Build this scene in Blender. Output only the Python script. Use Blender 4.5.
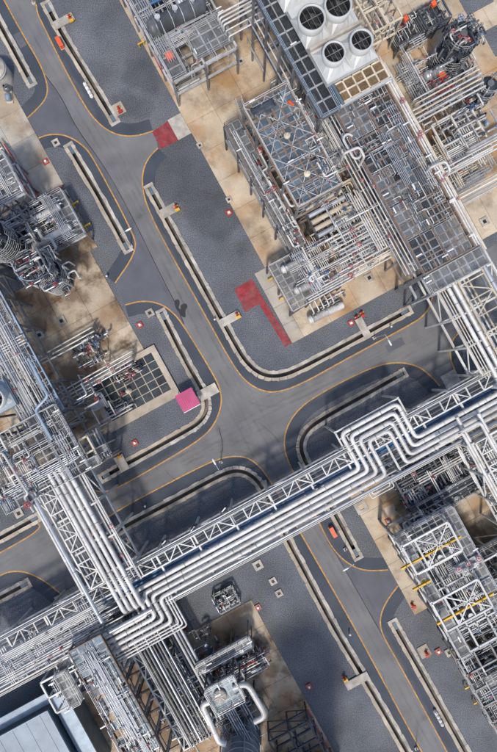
import bpy, math, random
from mathutils import Vector, Matrix
from mathutils.geometry import delaunay_2d_cdt
R = math.radians
for o in list(bpy.data.objects): bpy.data.objects.remove(o)
SC = bpy.context.scene
COL = SC.collection
rnd = random.Random(7)

# ------------------------------------------------------------------ camera, sky, sun, exposure
CAM_H = 85.0            # drone height in metres
KPX = 6.3               # survey scale: units of the site survey per metre at ground level
SX, SY = 248.5, 376.0   # survey coordinates of the point below the drone
GA = R(28.6)            # direction of the plant grid
cd = bpy.data.cameras.new('camera'); cam = bpy.data.objects.new('camera', cd); COL.objects.link(cam)
cam.location = (0, 0, CAM_H); cam.rotation_euler = (0, 0, 0)
cd.sensor_fit = 'VERTICAL'; cd.sensor_height = 24
cd.angle_y = 2 * math.atan((752 / KPX / 2) / CAM_H)
cd.clip_start = 0.5; cd.clip_end = 2000
SC.camera = cam
SUN_EL, SUN_AZ = R(60), R(183)   # azimuth clockwise from +Y (picture up)
w = bpy.data.worlds.new('World'); SC.world = w; w.use_nodes = True
nt = w.node_tree; nt.nodes.clear()
sky = nt.nodes.new('ShaderNodeTexSky'); sky.sky_type = 'NISHITA'; sky.sun_disc = False
sky.sun_elevation = SUN_EL; sky.sun_rotation = SUN_AZ; sky.air_density = 1.0; sky.dust_density = 2.0; sky.ozone_density = 1.0
bg = nt.nodes.new('ShaderNodeBackground'); bg.inputs[1].default_value = 0.15
wo = nt.nodes.new('ShaderNodeOutputWorld')
nt.links.new(sky.outputs[0], bg.inputs[0]); nt.links.new(bg.outputs[0], wo.inputs[0])
sl = bpy.data.lights.new('sun', 'SUN'); sl.energy = 2.7; sl.angle = R(6.0); sl.color = (1.0, 0.92, 0.82)
sun = bpy.data.objects.new('sun', sl); COL.objects.link(sun)
sd = Vector((math.sin(SUN_AZ) * math.cos(SUN_EL), math.cos(SUN_AZ) * math.cos(SUN_EL), math.sin(SUN_EL)))
sun.rotation_euler = sd.to_track_quat('Z', 'Y').to_euler(); sun.location = sd * 150
SC.view_settings.view_transform = 'Standard'; SC.view_settings.look = 'None'
SC.view_settings.exposure = 0.18; SC.view_settings.gamma = 1.0; SC.view_settings.use_curve_mapping = False
SC.render.engine = 'CYCLES'
SC.cycles.max_bounces = 6

# ------------------------------------------------------------------ survey helpers
CG, SG = math.cos(GA), math.sin(GA)
def W(x, y, z=0.0):                 # survey point of something at height z -> world
    s = (CAM_H - z) / (CAM_H * KPX)
    return Vector(((x - SX) * s, (SY - y) * s, z))
def UW(x, y, z=0.0):                # survey point -> plant grid coordinates
    p = W(x, y, z)
    return (p.x * CG + p.y * SG, -p.x * SG + p.y * CG)
def G2W(u, w, z=0.0): return Vector((u * CG - w * SG, u * SG + w * CG, z))

# ------------------------------------------------------------------ materials
MATS = {}
def mat(name, base, rough=0.6, metal=0.0, var=0.12, nscale=1.5, namt=0.25, dirt=None, dirt_amt=0.0, bump=0.0, bscale=20, fine=0.0, fscale=40, dr=None):
    m = bpy.data.materials.new(name); m.use_nodes = True; MATS[name] = m
    n = m.node_tree.nodes; l = m.node_tree.links
    b = n['Principled BSDF']; b.inputs['Roughness'].default_value = rough; b.inputs['Metallic'].default_value = metal
    geo = n.new('ShaderNodeNewGeometry')
    def noise(scale, detail=4):
        t = n.new('ShaderNodeTexNoise'); t.inputs['Scale'].default_value = scale; t.inputs['Detail'].default_value = detail
        l.new(geo.outputs['Position'], t.inputs['Vector']); return t
    def ramp(src, a, c):
        r_ = n.new('ShaderNodeMapRange'); r_.inputs[3].default_value = a; r_.inputs[4].default_value = c
        r_.inputs[1].default_value = 0.3; r_.inputs[2].default_value = 0.7
        l.new(src, r_.inputs[0]); return r_.outputs[0]
    def mul(col, fac):
        x = n.new('ShaderNodeVectorMath'); x.operation = 'SCALE'; l.new(col, x.inputs[0]); l.new(fac, x.inputs['Scale']); return x.outputs[0]
    rgb = n.new('ShaderNodeRGB'); rgb.outputs[0].default_value = (*base, 1); c = rgb.outputs[0]
    if dirt:
        mx = n.new('ShaderNodeMix'); mx.data_type = 'RGBA'; mx.inputs[7].default_value = (*dirt, 1)
        t = noise(nscale * 0.6, 6); rp = ramp(t.outputs[0], -0.3 * (1 - dirt_amt), dirt_amt); l.new(rp, mx.inputs[0])
        if dr: rp.node.inputs[1].default_value, rp.node.inputs[2].default_value, rp.node.inputs[3].default_value = dr[0], dr[1], 0.0; mx.clamp_factor = True
        l.new(c, mx.inputs[6]); c = mx.outputs[2]
    if var:
        oi = n.new('ShaderNodeObjectInfo'); mr = n.new('ShaderNodeMapRange'); mr.inputs[3].default_value = 1 - var; mr.inputs[4].default_value = 1 + var
        l.new(oi.outputs['Random'], mr.inputs[0]); c = mul(c, mr.outputs[0])
    if namt: c = mul(c, ramp(noise(nscale).outputs[0], 1 - namt, 1 + namt * 0.6))
    if fine: c = mul(c, ramp(noise(fscale, 2).outputs[0], 1 - fine, 1 + fine))
    l.new(c, b.inputs['Base Color'])
    if bump:
        bp = n.new('ShaderNodeBump'); bp.inputs['Strength'].default_value = bump; bp.inputs['Distance'].default_value = 0.05
        l.new(noise(bscale, 3).outputs[0], bp.inputs['Height']); l.new(bp.outputs[0], b.inputs['Normal'])
    return m
# steel, cladding
mat('white_steel', (0.60, 0.60, 0.58), 0.5, 0.0, 0.16, 0.8, 0.15, (0.30, 0.22, 0.15), 0.25)
mat('cream_steel', (0.56, 0.50, 0.40), 0.55, 0.0, 0.15, 0.8, 0.2, (0.28, 0.18, 0.10), 0.35)
mat('galv', (0.46, 0.475, 0.49), 0.5, 0.2, 0.15, 1.2, 0.25)
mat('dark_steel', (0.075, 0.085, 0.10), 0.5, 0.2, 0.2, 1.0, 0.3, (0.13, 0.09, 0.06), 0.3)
mat('grey_steel', (0.21, 0.222, 0.235), 0.5, 0.2, 0.15, 1.0, 0.3, (0.16, 0.10, 0.06), 0.3)
mat('rust_steel', (0.20, 0.145, 0.115), 0.7, 0.0, 0.15, 1.5, 0.3, (0.20, 0.185, 0.17), 0.5)
mat('grating', (0.20, 0.212, 0.225), 0.5, 0.2, 0.25, 0.8, 0.3, (0.13, 0.09, 0.06), 0.3)
mat('grating_blue', (0.13, 0.185, 0.235), 0.45, 0.2, 0.3, 0.8, 0.3)
mat('grating_dark', (0.045, 0.052, 0.06), 0.5, 0.2, 0.25, 0.8, 0.3)
mat('jacket', (0.62, 0.615, 0.60), 0.5, 0.12, 0.14, 0.9, 0.18, (0.36, 0.33, 0.29), 0.5)
mat('jacket_grey', (0.46, 0.49, 0.53), 0.36, 0.45, 0.10, 0.7, 0.2, (0.3, 0.26, 0.22), 0.2)
mat('jacket_dark', (0.17, 0.185, 0.205), 0.4, 0.35, 0.15, 0.9, 0.25, (0.16, 0.11, 0.08), 0.3)
mat('navy_shell', (0.060, 0.074, 0.095), 0.4, 0.3, 0.15, 0.9, 0.35, (0.12, 0.09, 0.07), 0.2)
mat('blue_paint', (0.035, 0.12, 0.27), 0.4, 0, 0.15, 1, 0.25)
mat('bluegrey_paint', (0.28, 0.36, 0.45), 0.45, 0.1, 0.1, 1, 0.2)
mat('red_paint', (0.40, 0.035, 0.03), 0.5, 0, 0.15, 2, 0.25)
mat('orange_paint', (0.75, 0.12, 0.04), 0.5, 0, 0.1, 2, 0.15)
mat('yellow_paint', (0.70, 0.42, 0.03), 0.5, 0, 0.1, 2, 0.2)
mat('pink_roof', (0.42, 0.04, 0.15), 0.55, 0, 0.0, 0.9, 0.15, (0.55, 0.12, 0.26), 0.4)
mat('white_paint', (0.74, 0.74, 0.73), 0.5, 0, 0.05, 1, 0.1)
mat('hood_white', (0.47, 0.485, 0.485), 0.5, 0.05, 0.04, 0.7, 0.12, (0.40, 0.38, 0.33), 0.3)
mat('pale_roof', (0.27, 0.33, 0.385), 0.55, 0.0, 0.03, 0.5, 0.15, (0.21, 0.24, 0.27), 0.6)
mat('slate_wall', (0.10, 0.14, 0.17), 0.6, 0, 0.1, 0.7, 0.2)
mat('black', (0.012, 0.013, 0.015), 0.6, 0, 0, 1, 0.0)
mat('rubber', (0.03, 0.03, 0.032), 0.7, 0, 0.1, 1, 0.2)
mat('bundle', (0.16, 0.105, 0.055), 0.7, 0.1, 0.2, 3, 0.4)
mat('pit_panel', (0.030, 0.042, 0.05), 0.35, 0.2, 0.35, 1.2, 0.4, (0.10, 0.08, 0.06), 0.2)
# ground
mat('asphalt', (0.150, 0.153, 0.163), 0.85, 0, 0, 0.22, 0.20, (0.20, 0.195, 0.185), 0.6, 0.25, 25, 0.10, 9)
mat('asphalt_old', (0.105, 0.111, 0.133), 0.85, 0, 0, 0.3, 0.18, (0.125, 0.125, 0.135), 0.4, 0.25, 25, 0.08, 9)
mat('shoulder', (0.050, 0.062, 0.082), 0.85, 0, 0, 0.25, 0.22, (0.085, 0.09, 0.10), 0.35, 0.3, 20, 0.16, 9)
mat('line_yellow', (0.52, 0.27, 0.06), 0.7, 0, 0.04, 1.6, 0.25, (0.18, 0.15, 0.12), 0.36, fine=0.25, fscale=5)
mat('red_marking', (0.27, 0.022, 0.03), 0.75, 0, 0.05, 1.0, 0.35, (0.17, 0.09, 0.09), 0.6, fine=0.2, fscale=6)
mat('concrete', (0.44, 0.385, 0.31), 0.85, 0, 0.16, 0.45, 0.25, (0.26, 0.215, 0.165), 0.45, 0.2, 15, 0.10, 10)
mat('concrete_pale', (0.46, 0.435, 0.39), 0.85, 0, 0.14, 0.9, 0.3, (0.27, 0.235, 0.19), 0.65, 0.2, 15, 0.10, 10)
mat('drain_mud', (0.03, 0.03, 0.03), 0.6, 0, 0, 0.7, 0.5, (0.24, 0.20, 0.15), 0.6)
mat('tar_and_shadow', (0.03, 0.03, 0.034), 0.8, 0, 0, 1, 0.2)
mat('blot_black', (0.022, 0.022, 0.026), 0.7, 0, 0, 1, 0.2)
# gravel: speckle of small stones, with wet patches where water has soaked in
def gravel_mat():
    m = mat('gravel', (0.112, 0.124, 0.146), 0.95, 0, 0, 0.16, 0.30, (0.150, 0.148, 0.143), 0.5, 0.45, 9, 0.60, 7.5)
    n = m.node_tree.nodes; l = m.node_tree.links; b = n['Principled BSDF']
    src = b.inputs['Base Color'].links[0].from_socket
    geo = n.new('ShaderNodeNewGeometry'); ns = n.new('ShaderNodeTexNoise'); ns.inputs['Scale'].default_value = 0.3; ns.inputs['Detail'].default_value = 5
    l.new(geo.outputs['Position'], ns.inputs['Vector'])
    acc = None
    for (x, y, r_) in [(138, 74, 2.6), (147, 84, 1.8), (128, 104, 2.2), (138, 108, 1.8), (195, 165, 6.5), (215, 205, 5.5), (180, 175, 4.0), (243, 246, 1.0), (85, 170, 3), (165, 185, 3.0)]:
        p = W(x, y); vd = n.new('ShaderNodeVectorMath'); vd.operation = 'DISTANCE'; vd.inputs[1].default_value = p
        l.new(geo.outputs['Position'], vd.inputs[0])
        ad = n.new('ShaderNodeMath'); ad.operation = 'MULTIPLY_ADD'; l.new(ns.outputs[0], ad.inputs[0]); ad.inputs[1].default_value = 4.0; l.new(vd.outputs['Value'], ad.inputs[2])
        mr = n.new('ShaderNodeMapRange'); mr.interpolation_type = 'SMOOTHSTEP'; mr.inputs[1].default_value = r_ + 1.2; mr.inputs[2].default_value = r_ + 3.0
        mr.inputs[3].default_value = 1; mr.inputs[4].default_value = 0; l.new(ad.outputs[0], mr.inputs[0])
        if acc is None: acc = mr.outputs[0]
        else:
            mx = n.new('ShaderNodeMath'); mx.operation = 'MAXIMUM'; l.new(acc, mx.inputs[0]); l.new(mr.outputs[0], mx.inputs[1]); acc = mx.outputs[0]
    mm = n.new('ShaderNodeMapRange'); mm.inputs[3].default_value = 1; mm.inputs[4].default_value = 0.72; l.new(acc, mm.inputs[0])
    sc = n.new('ShaderNodeVectorMath'); sc.operation = 'SCALE'; l.new(src, sc.inputs[0]); l.new(mm.outputs[0], sc.inputs['Scale'])
    l.new(sc.outputs[0], b.inputs['Base Color'])
gravel_mat()
# concrete pads: slabs stained with rust and oil
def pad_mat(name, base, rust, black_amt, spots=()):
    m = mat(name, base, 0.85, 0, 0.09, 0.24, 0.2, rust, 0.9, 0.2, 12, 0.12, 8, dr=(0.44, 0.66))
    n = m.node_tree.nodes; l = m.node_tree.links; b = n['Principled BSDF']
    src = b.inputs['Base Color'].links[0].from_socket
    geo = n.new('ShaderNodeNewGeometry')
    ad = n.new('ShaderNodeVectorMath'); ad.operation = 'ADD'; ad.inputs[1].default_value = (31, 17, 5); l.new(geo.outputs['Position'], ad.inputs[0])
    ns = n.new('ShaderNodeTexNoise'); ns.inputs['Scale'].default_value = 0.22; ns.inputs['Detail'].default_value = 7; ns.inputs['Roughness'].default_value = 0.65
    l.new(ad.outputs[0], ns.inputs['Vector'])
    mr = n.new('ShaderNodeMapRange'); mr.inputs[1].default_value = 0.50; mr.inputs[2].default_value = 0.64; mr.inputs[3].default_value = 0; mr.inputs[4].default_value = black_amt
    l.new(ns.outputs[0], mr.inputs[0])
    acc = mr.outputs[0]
    for (x, y, r_) in spots:      # soot stains, plus brown darkening painted beneath the structures
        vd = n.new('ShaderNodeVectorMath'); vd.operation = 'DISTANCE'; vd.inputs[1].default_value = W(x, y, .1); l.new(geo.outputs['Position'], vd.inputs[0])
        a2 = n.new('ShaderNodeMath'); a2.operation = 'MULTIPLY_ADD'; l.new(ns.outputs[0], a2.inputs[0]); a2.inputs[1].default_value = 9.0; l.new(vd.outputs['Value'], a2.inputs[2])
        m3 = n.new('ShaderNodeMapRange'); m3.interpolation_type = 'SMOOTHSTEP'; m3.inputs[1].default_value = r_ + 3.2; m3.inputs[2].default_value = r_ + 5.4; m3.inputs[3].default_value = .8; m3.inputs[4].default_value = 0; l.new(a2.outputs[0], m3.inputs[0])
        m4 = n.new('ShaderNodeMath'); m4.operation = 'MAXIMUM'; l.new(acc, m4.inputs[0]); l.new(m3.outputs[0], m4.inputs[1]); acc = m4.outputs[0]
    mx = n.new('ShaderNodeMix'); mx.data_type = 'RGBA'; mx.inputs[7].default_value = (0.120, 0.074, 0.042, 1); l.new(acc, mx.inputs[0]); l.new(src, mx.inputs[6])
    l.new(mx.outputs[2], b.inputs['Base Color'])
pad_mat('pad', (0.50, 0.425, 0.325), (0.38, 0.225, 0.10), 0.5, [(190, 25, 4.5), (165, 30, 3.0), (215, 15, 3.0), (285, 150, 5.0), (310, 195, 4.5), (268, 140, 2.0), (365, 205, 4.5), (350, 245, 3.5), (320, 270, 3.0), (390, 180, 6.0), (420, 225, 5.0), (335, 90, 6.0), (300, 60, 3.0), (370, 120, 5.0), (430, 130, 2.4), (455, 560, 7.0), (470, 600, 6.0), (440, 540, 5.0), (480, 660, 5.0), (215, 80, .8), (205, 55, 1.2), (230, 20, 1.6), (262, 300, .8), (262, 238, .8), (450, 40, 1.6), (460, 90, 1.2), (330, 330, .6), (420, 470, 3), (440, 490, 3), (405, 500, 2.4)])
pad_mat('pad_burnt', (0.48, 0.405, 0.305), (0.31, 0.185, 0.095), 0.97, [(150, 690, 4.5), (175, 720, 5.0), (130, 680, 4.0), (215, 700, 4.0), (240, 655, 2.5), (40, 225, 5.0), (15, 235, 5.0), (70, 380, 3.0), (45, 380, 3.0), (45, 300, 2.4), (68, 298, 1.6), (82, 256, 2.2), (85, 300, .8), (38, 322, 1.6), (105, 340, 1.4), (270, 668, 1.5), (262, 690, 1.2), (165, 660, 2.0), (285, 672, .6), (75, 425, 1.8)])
pad_mat('pad_grey', (0.40, 0.375, 0.33), (0.36, 0.28, 0.19), 0.5)

# ------------------------------------------------------------------ mesh helpers
class MB:
    def __init__(s): s.v = []; s.f = []; s.sm = []
    def add(s, vs, fs, smooth=False):
        k = len(s.v); s.v += [tuple(p) for p in vs]; s.f += [tuple(i + k for i in f) for f in fs]; s.sm += [smooth] * len(fs); return s
    def box(s, x0, x1, y0, y1, z0, z1):
        return s.add([(x0, y0, z0), (x1, y0, z0), (x1, y1, z0), (x0, y1, z0), (x0, y0, z1), (x1, y0, z1), (x1, y1, z1), (x0, y1, z1)],
                     [(3, 2, 1, 0), (4, 5, 6, 7), (0, 1, 5, 4), (1, 2, 6, 5), (2, 3, 7, 6), (3, 0, 4, 7)])
    def bar(s, a, b, wd, ht=None):       # square bar between two points
        a = Vector(a); b = Vector(b); d = (b - a).normalized(); ht = ht or wd
        up = Vector((0, 0, 1)) if abs(d.z) < 0.95 else Vector((1, 0, 0))
        x = d.cross(up).normalized() * wd / 2; y = x.cross(d).normalized() * ht / 2
        vs = [p + i * x + j * y for p in (a, b) for (i, j) in ((-1, -1), (1, -1), (1, 1), (-1, 1))]
        return s.add(vs, [(0, 1, 2, 3), (7, 6, 5, 4), (1, 0, 4, 5), (2, 1, 5, 6), (3, 2, 6, 7), (0, 3, 7, 4)])
    def rings(s, rings, closed0=True, closed1=True, smooth=True):
        n = len(rings[0]); vs = [p for r_ in rings for p in r_]; fs = []
        for i in range(len(rings) - 1):
            for j in range(n):
                fs.append((i * n + j, i * n + (j + 1) % n, (i + 1) * n + (j + 1) % n, (i + 1) * n + j))
        s.add(vs, fs, smooth)
        if closed0: s.add(rings[0], [tuple(range(n - 1, -1, -1))])
        if closed1: s.add(rings[-1], [tuple(range(n))])
        return s
    def lathe(s, a, b, prof, seg=14, caps=True):     # prof: (t along axis in metres, radius)
        a = Vector(a); b = Vector(b); d = (b - a).normalized()
        up = Vector((0, 0, 1)) if abs(d.z) < 0.95 else Vector((1, 0, 0))
        x = d.cross(up).normalized(); y = x.cross(d)
        rs = []
        for t, r_ in prof:
            c = a + d * t
            rs.append([c + (x * math.cos(-k * 2 * math.pi / seg) + y * math.sin(-k * 2 * math.pi / seg)) * max(r_, 1e-3) for k in range(seg)])
        return s.rings(rs, caps, caps)
    def cyl(s, a, b, r0, r1=None, seg=10):
        L = (Vector(b) - Vector(a)).length
        return s.lathe(a, b, [(0, r0), (L, r0 if r1 is None else r1)], seg)
    def tube(s, pts, r, seg=8, bend=None, closed_ends=True):
        pts = [Vector(p) for p in pts]; bend = bend or r * 2.6; path = [pts[0]]
        for i in range(1, len(pts) - 1):
            p = pts[i]; d0 = (pts[i - 1] - p); d1 = (pts[i + 1] - p)
            q = min(bend, d0.length * 0.48, d1.length * 0.48)
            a = p + d0.normalized() * q; b = p + d1.normalized() * q
            for t in (0, 0.2, 0.4, 0.6, 0.8, 1): path.append(a.lerp(p, t).lerp(p.lerp(b, t), t))
        path.append(pts[-1])
        rs = []; n0 = None
        for i, p in enumerate(path):
            d = (path[min(i + 1, len(path) - 1)] - path[max(i - 1, 0)]).normalized()
            if n0 is None:
                up = Vector((0, 0, 1)) if abs(d.z) < 0.9 else Vector((1, 0, 0)); n0 = d.cross(up).normalized()
            else:
                n0 = (n0 - d * n0.dot(d)); n0 = n0.normalized() if n0.length > 1e-6 else d.orthogonal().normalized()
            m0 = n0.cross(d)
            rs.append([p + (n0 * math.cos(k * 2 * math.pi / seg) + m0 * math.sin(k * 2 * math.pi / seg)) * r for k in range(seg)])
        return s.rings(rs, closed_ends, closed_ends)
    def mesh(s, name, m):
        me = bpy.data.meshes.new(name); me.from_pydata(s.v, [], s.f); me.polygons.foreach_set('use_smooth', s.sm)
        me.materials.append(MATS[m]); me.update(); return me
def fixn(me):
    import bmesh
    b = bmesh.new(); b.from_mesh(me); bmesh.ops.recalc_face_normals(b, faces=b.faces); b.to_mesh(me); b.free(); return me
def obj(name, mb, m, parent=None, loc=None, rz=None):
    me = mb if isinstance(mb, bpy.types.Mesh) else fixn(mb.mesh(name, m))
    o = bpy.data.objects.new(name, me); COL.objects.link(o)
    if parent: o.parent = parent
    if loc is not None: o.location = loc
    if rz is not None: o.rotation_euler = (0, 0, rz)
    return o
def tag(o, label, cat, group=None):
    o['label'] = label; o['category'] = cat
    if group: o['group'] = group
    return o
def struct(o): o['kind'] = 'structure'; return o
def thing(name, label, cat, u, w_, z=0, group=None, rz=GA):   # Empty on the plant grid
    o = bpy.data.objects.new(name, None); COL.objects.link(o); o.empty_display_size = 0.5
    o.location = G2W(u, w_, z); o.rotation_euler = (0, 0, rz); return tag(o, label, cat, group)
def gobj(name, mb, m, label, cat, u, w_, z=0, group=None):    # a thing that is one mesh, local axes on the plant grid
    return tag(obj(name, mb, m, None, G2W(u, w_, z), GA), label, cat, group)
UNIT = {}
def unit(kind, m):
    if (kind, m) in UNIT: return UNIT[kind, m]
    b = MB()
    if kind == 'box': b.box(-.5, .5, -.5, .5, -.5, .5)
    elif kind == 'ibeam':   # I-section along x, flanges horizontal
        y = .5; t = .12; wb = .09
        pr = [(-y, -.5), (y, -.5), (y, -.5 + t), (wb, -.5 + t), (wb, .5 - t), (y, .5 - t), (y, .5), (-y, .5), (-y, .5 - t), (-wb, .5 - t), (-wb, -.5 + t), (-y, -.5 + t)]
        a = [(-.5, p, q) for p, q in pr]; c = [(.5, p, q) for p, q in pr]; n = len(pr)
        b.add(a + c, [tuple((i, (i + 1) % n, n + (i + 1) % n, n + i)) for i in range(n)]); b.add(a, [(0, 1, 2, 11), (3, 4, 9, 10), (5, 6, 7, 8)]); b.add(c, [(11, 2, 1, 0), (10, 9, 4, 3), (8, 7, 6, 5)])
    elif kind == 'grate':   # unit panel: rim and bearing bars with open slots between
        for y0 in (-.5, .46): b.box(-.5, .5, y0, y0 + .04, -.5, .5)
        for x0 in (-.5, .46): b.box(x0, x0 + .04, -.46, .46, -.5, .5)
        k_rim = len(b.f); nb = 13
        for i in range(nb):
            y0 = -.46 + .92 * (i + .5) / nb; b.box(-.46, .46, y0 - .020, y0 + .020, -.5, .5)
        for i in range(3):
            x0 = -.46 + .92 * (i + .5) / 3; b.box(x0 - .012, x0 + .012, -.46, .46, -.4, .45)
    me = fixn(b.mesh(kind + '_' + m, m)); UNIT[kind, m] = me
    if kind == 'grate':
        me.materials.append(MATS['galv']); me.polygons.foreach_set('material_index', [1] * k_rim + [0] * (len(b.f) - k_rim))
    return me
def ubox(name, parent, c, size, m, kind='box', rot=None):
    o = bpy.data.objects.new(name, unit(kind, m)); COL.objects.link(o); o.parent = parent; o.location = c; o.scale = size
    if rot: o.rotation_euler = rot
    return o
def beam(name, parent, a, b, wd, ht, m):      # I-beam part between two local points
    a = Vector(a); b = Vector(b); d = b - a
    o = bpy.data.objects.new(name, unit('ibeam', m)); COL.objects.link(o); o.parent = parent
    o.location = (a + b) / 2; o.scale = (d.length, wd, ht)
    o.rotation_euler = d.to_track_quat('X', 'Z').to_euler(); return o

# ------------------------------------------------------------------ the ground: road, shoulders, gravel, drains
def chaikin(p, n=2, closed=False):
    for _ in range(n):
        q = []; m = len(p)
        if not closed: q.append(p[0])
        for i in range(m if closed else m - 1):
            a = p[i]; b = p[(i + 1) % m]
            q.append((a[0] * .75 + b[0] * .25, a[1] * .75 + b[1] * .25)); q.append((a[0] * .25 + b[0] * .75, a[1] * .25 + b[1] * .75))
        if not closed: q.append(p[-1])
        p = q
    return p
def offset(p, d):
    out = []
    for i in range(len(p)):
        a = Vector(p[max(i - 1, 0)]); b = Vector(p[min(i + 1, len(p) - 1)]); t = (b - a).normalized()
        out.append((p[i][0] - t.y * d, p[i][1] + t.x * d))
    return out
def px2(p): return [tuple(W(x, y).xy) for x, y in p]
# kerb lines along the islands (survey coordinates)
L_NE1 = [(20, -32), (36, 2), (37, 13), (42, 23), (56, 52), (70, 79), (86, 108), (96, 121), (108, 131), (122, 136), (137, 136), (153, 131)]
L_NE2 = [(158, 148), (148, 158), (142, 173), (143, 193), (150, 214), (168, 249), (200, 306), (231, 362), (244, 380), (259, 390), (275, 393), (300, 385), (350, 357), (408, 326), (424, 316), (432, 303), (433, 288), (429, 278)]
L_W1 = [(-16, -36), (4, 0), (20, 30), (38, 60), (45, 76), (48, 90), (45, 100), (36, 110), (23, 122)]
L_W2 = [(33, 141), (45, 135), (60, 134), (72, 138), (85, 147), (93, 158), (120, 208), (134, 237), (136, 246), (131, 260), (115, 283)]
L_W3 = [(125, 305), (140, 301), (155, 302), (168, 308), (181, 321), (212, 372), (220, 388), (222, 403), (216, 422), (203, 438), (160, 464), (125, 484), (107, 492), (95, 491), (86, 486)]
L_W4 = [(36, 521), (42, 529), (0, 553), (-60, 585)]
L_S1 = [(-60, 607), (0, 575), (12, 571), (27, 572), (45, 581), (61, 594)]
L_S2 = [(97, 583), (90, 560), (89, 541), (98, 525), (112, 514), (140, 498), (190, 472), (215, 460), (232, 456), (246, 457), (256, 463), (265, 473), (276, 490), (300, 532), (352, 623), (372, 660), (415, 740), (450, 802)]
L_E1 = [(440, 386), (430, 375), (418, 366), (400, 362), (378, 365), (345, 380), (318, 395), (303, 405), (290, 420), (284, 437), (285, 453), (292, 470), (319, 522), (328, 541), (337, 554), (350, 565), (365, 571), (388, 570)]
L_E2 = [(398, 586), (388, 599), (381, 613), (380, 626), (384, 638), (400, 665), (447, 752), (480, 812)]
L_E3 = [(476, 321), (456, 334), (450, 347), (451, 362), (459, 378)]
LN = {k: chaikin(px2(v)) for k, v in dict(NE1=L_NE1, NE2=L_NE2, W1=L_W1, W2=L_W2, W3=L_W3, W4=L_W4, S1=L_S1, S2=L_S2, E1=L_E1, E2=L_E2, E3=L_E3).items()}
far = 230
isl = [LN['NE1'] + LN['NE2'] + px2([(440, 276), (1600, -380), (1600, -1200), (-400, -1200)]),
       LN['W1'] + LN['W2'] + LN['W3'] + px2([(70, 478), (40, 505)]) + LN['W4'] + px2([(-1100, 1150), (-1100, -1200), (-500, -1000)]),
       LN['S1'] + px2([(68, 600)]) + LN['S2'] + px2([(900, 1600), (-1000, 1600), (-1000, 1180)]),
       LN['E1'] + LN['E2'] + px2([(930, 1600), (1600, 1600), (1600, -310)]) + LN['E3']]
ribs = [(LN[k], s) for k, s in (('NE1', 1), ('NE2', 1), ('W1', -1), ('W2', -1), ('W3', -1), ('W4', -1), ('S1', -1), ('S2', -1), ('E1', 1), ('E2', 1), ('E3', 1))]
# drains: centre lines
DR = {
 'D1': ([(46, 4), (60, 31), (90, 80), (115, 122)], 'beside the four white drums and the wide gravel field'),
 'D2': ([(-22, -18), (0, 25), (32, 84)], 'beside the pale storage tank'),
 'D3': ([(69, 146), (100, 198), (128, 250)], 'beside the bare pipe structure with yellow posts'),
 'D4': ([(149, 187), (190, 262), (234, 342), (246, 362), (260, 374), (277, 377), (298, 370), (350, 342), (409, 310)], 'curving round the gravel by the red L-shaped marking'),
 'D5': ([(161, 312), (186, 362), (203, 391), (207, 402), (206, 413), (199, 423), (186, 431), (132, 461), (102, 478)], 'curving round behind the pink canopy'),
 'D6': ([(96, 544), (125, 526), (175, 500), (222, 474), (238, 470), (252, 475), (264, 489), (286, 537), (304, 570), (332, 624), (362, 674), (390, 722), (430, 792)], 'passing beneath the long pipe bridge'),
 'D7': ([(-40, 560), (0, 538), (38, 517)], 'ending beneath the pipe bridge above the side road'),
 'D8': ([(-40, 619), (0, 598), (28, 583)], 'ending at a square sump by the side road'),
 'D9': ([(404, 373), (374, 390), (318, 421), (305, 432), (300, 446), (305, 462), (336, 515), (358, 557)], 'curving under the expansion loop'),
 'D11': ([(393, 622), (410, 652), (440, 705), (480, 778)], 'beside the second row of four white drums'),
}
TW, WW = 0.30, 0.52      # half width of the trench, width of each wall
def resample(p, step):
    out = [p[0]]
    for a, b in zip(p, p[1:]):
        n = max(1, round(math.dist(a, b) / step)); out += [(a[0] + (b[0] - a[0]) * i / n, a[1] + (b[1] - a[1]) * i / n) for i in range(1, n + 1)]
    return out
dlines = {k: resample(chaikin(px2(v[0]), 3), 1.0) for k, v in DR.items()}
polys = [[(-far, -far), (far, -far), (far, far), (-far, far)]]; prio = [0]
def addp(p, pr): polys.append(p); prio.append(pr)
seam1 = px2([(45, 75), (62, 98), (76, 128), (105, 167), (133, 218), (161, 276), (176, 304), (184, 324)])
addp(seam1 + px2([(120, 330), (-60, 240), (-60, 75)]), 1)
seam2 = px2([(327, 541), (337, 555), (372, 617), (385, 640)])
addp(seam2 + px2([(430, 600), (400, 555)]), 1)
for p in isl: addp(p, 2)
for p, s in ribs: addp(p + offset(p, 2.0 * s)[::-1], 3)
for k, p in dlines.items(): addp(offset(p, TW) + offset(p, -TW)[::-1], 4)
vs = []; fs = []
for p in polys:
    p = [(max(-far, min(far, x)), max(-far, min(far, y))) for x, y in p]
    if sum(p[i][0] * p[(i + 1) % len(p)][1] - p[(i + 1) % len(p)][0] * p[i][1] for i in range(len(p))) < 0: p = p[::-1]
    fs.append(list(range(len(vs), len(vs) + len(p)))); vs += [Vector(q) for q in p]
ov, oe, of, _, _, oof = delaunay_2d_cdt(vs, [], fs, 0, 1e-4)
cls = {}
for f, src in zip(of, oof):
    if not src: continue
    cls.setdefault(max(prio[i] for i in src), []).append(f)
def sheet(name, fl, m, parent=None, z=0.0):
    idx = {}; V = []; F = []
    for f in fl:
        q = []
        for i in f:
            if i not in idx: idx[i] = len(V); V.append((ov[i].x, ov[i].y, z))
            q.append(idx[i])
        F.append(q)
    b = MB(); b.v = V; b.f = F; b.sm = [False] * len(F)
    return obj(name, b.mesh(name, m), m, parent)
road = struct(sheet('road', cls[0], 'asphalt'))
sheet('asphalt_patch', cls[1], 'asphalt_old', road)
ground = struct(sheet('ground', cls[2], 'gravel'))
struct(sheet('verge', cls[3], 'shoulder'))
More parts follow.
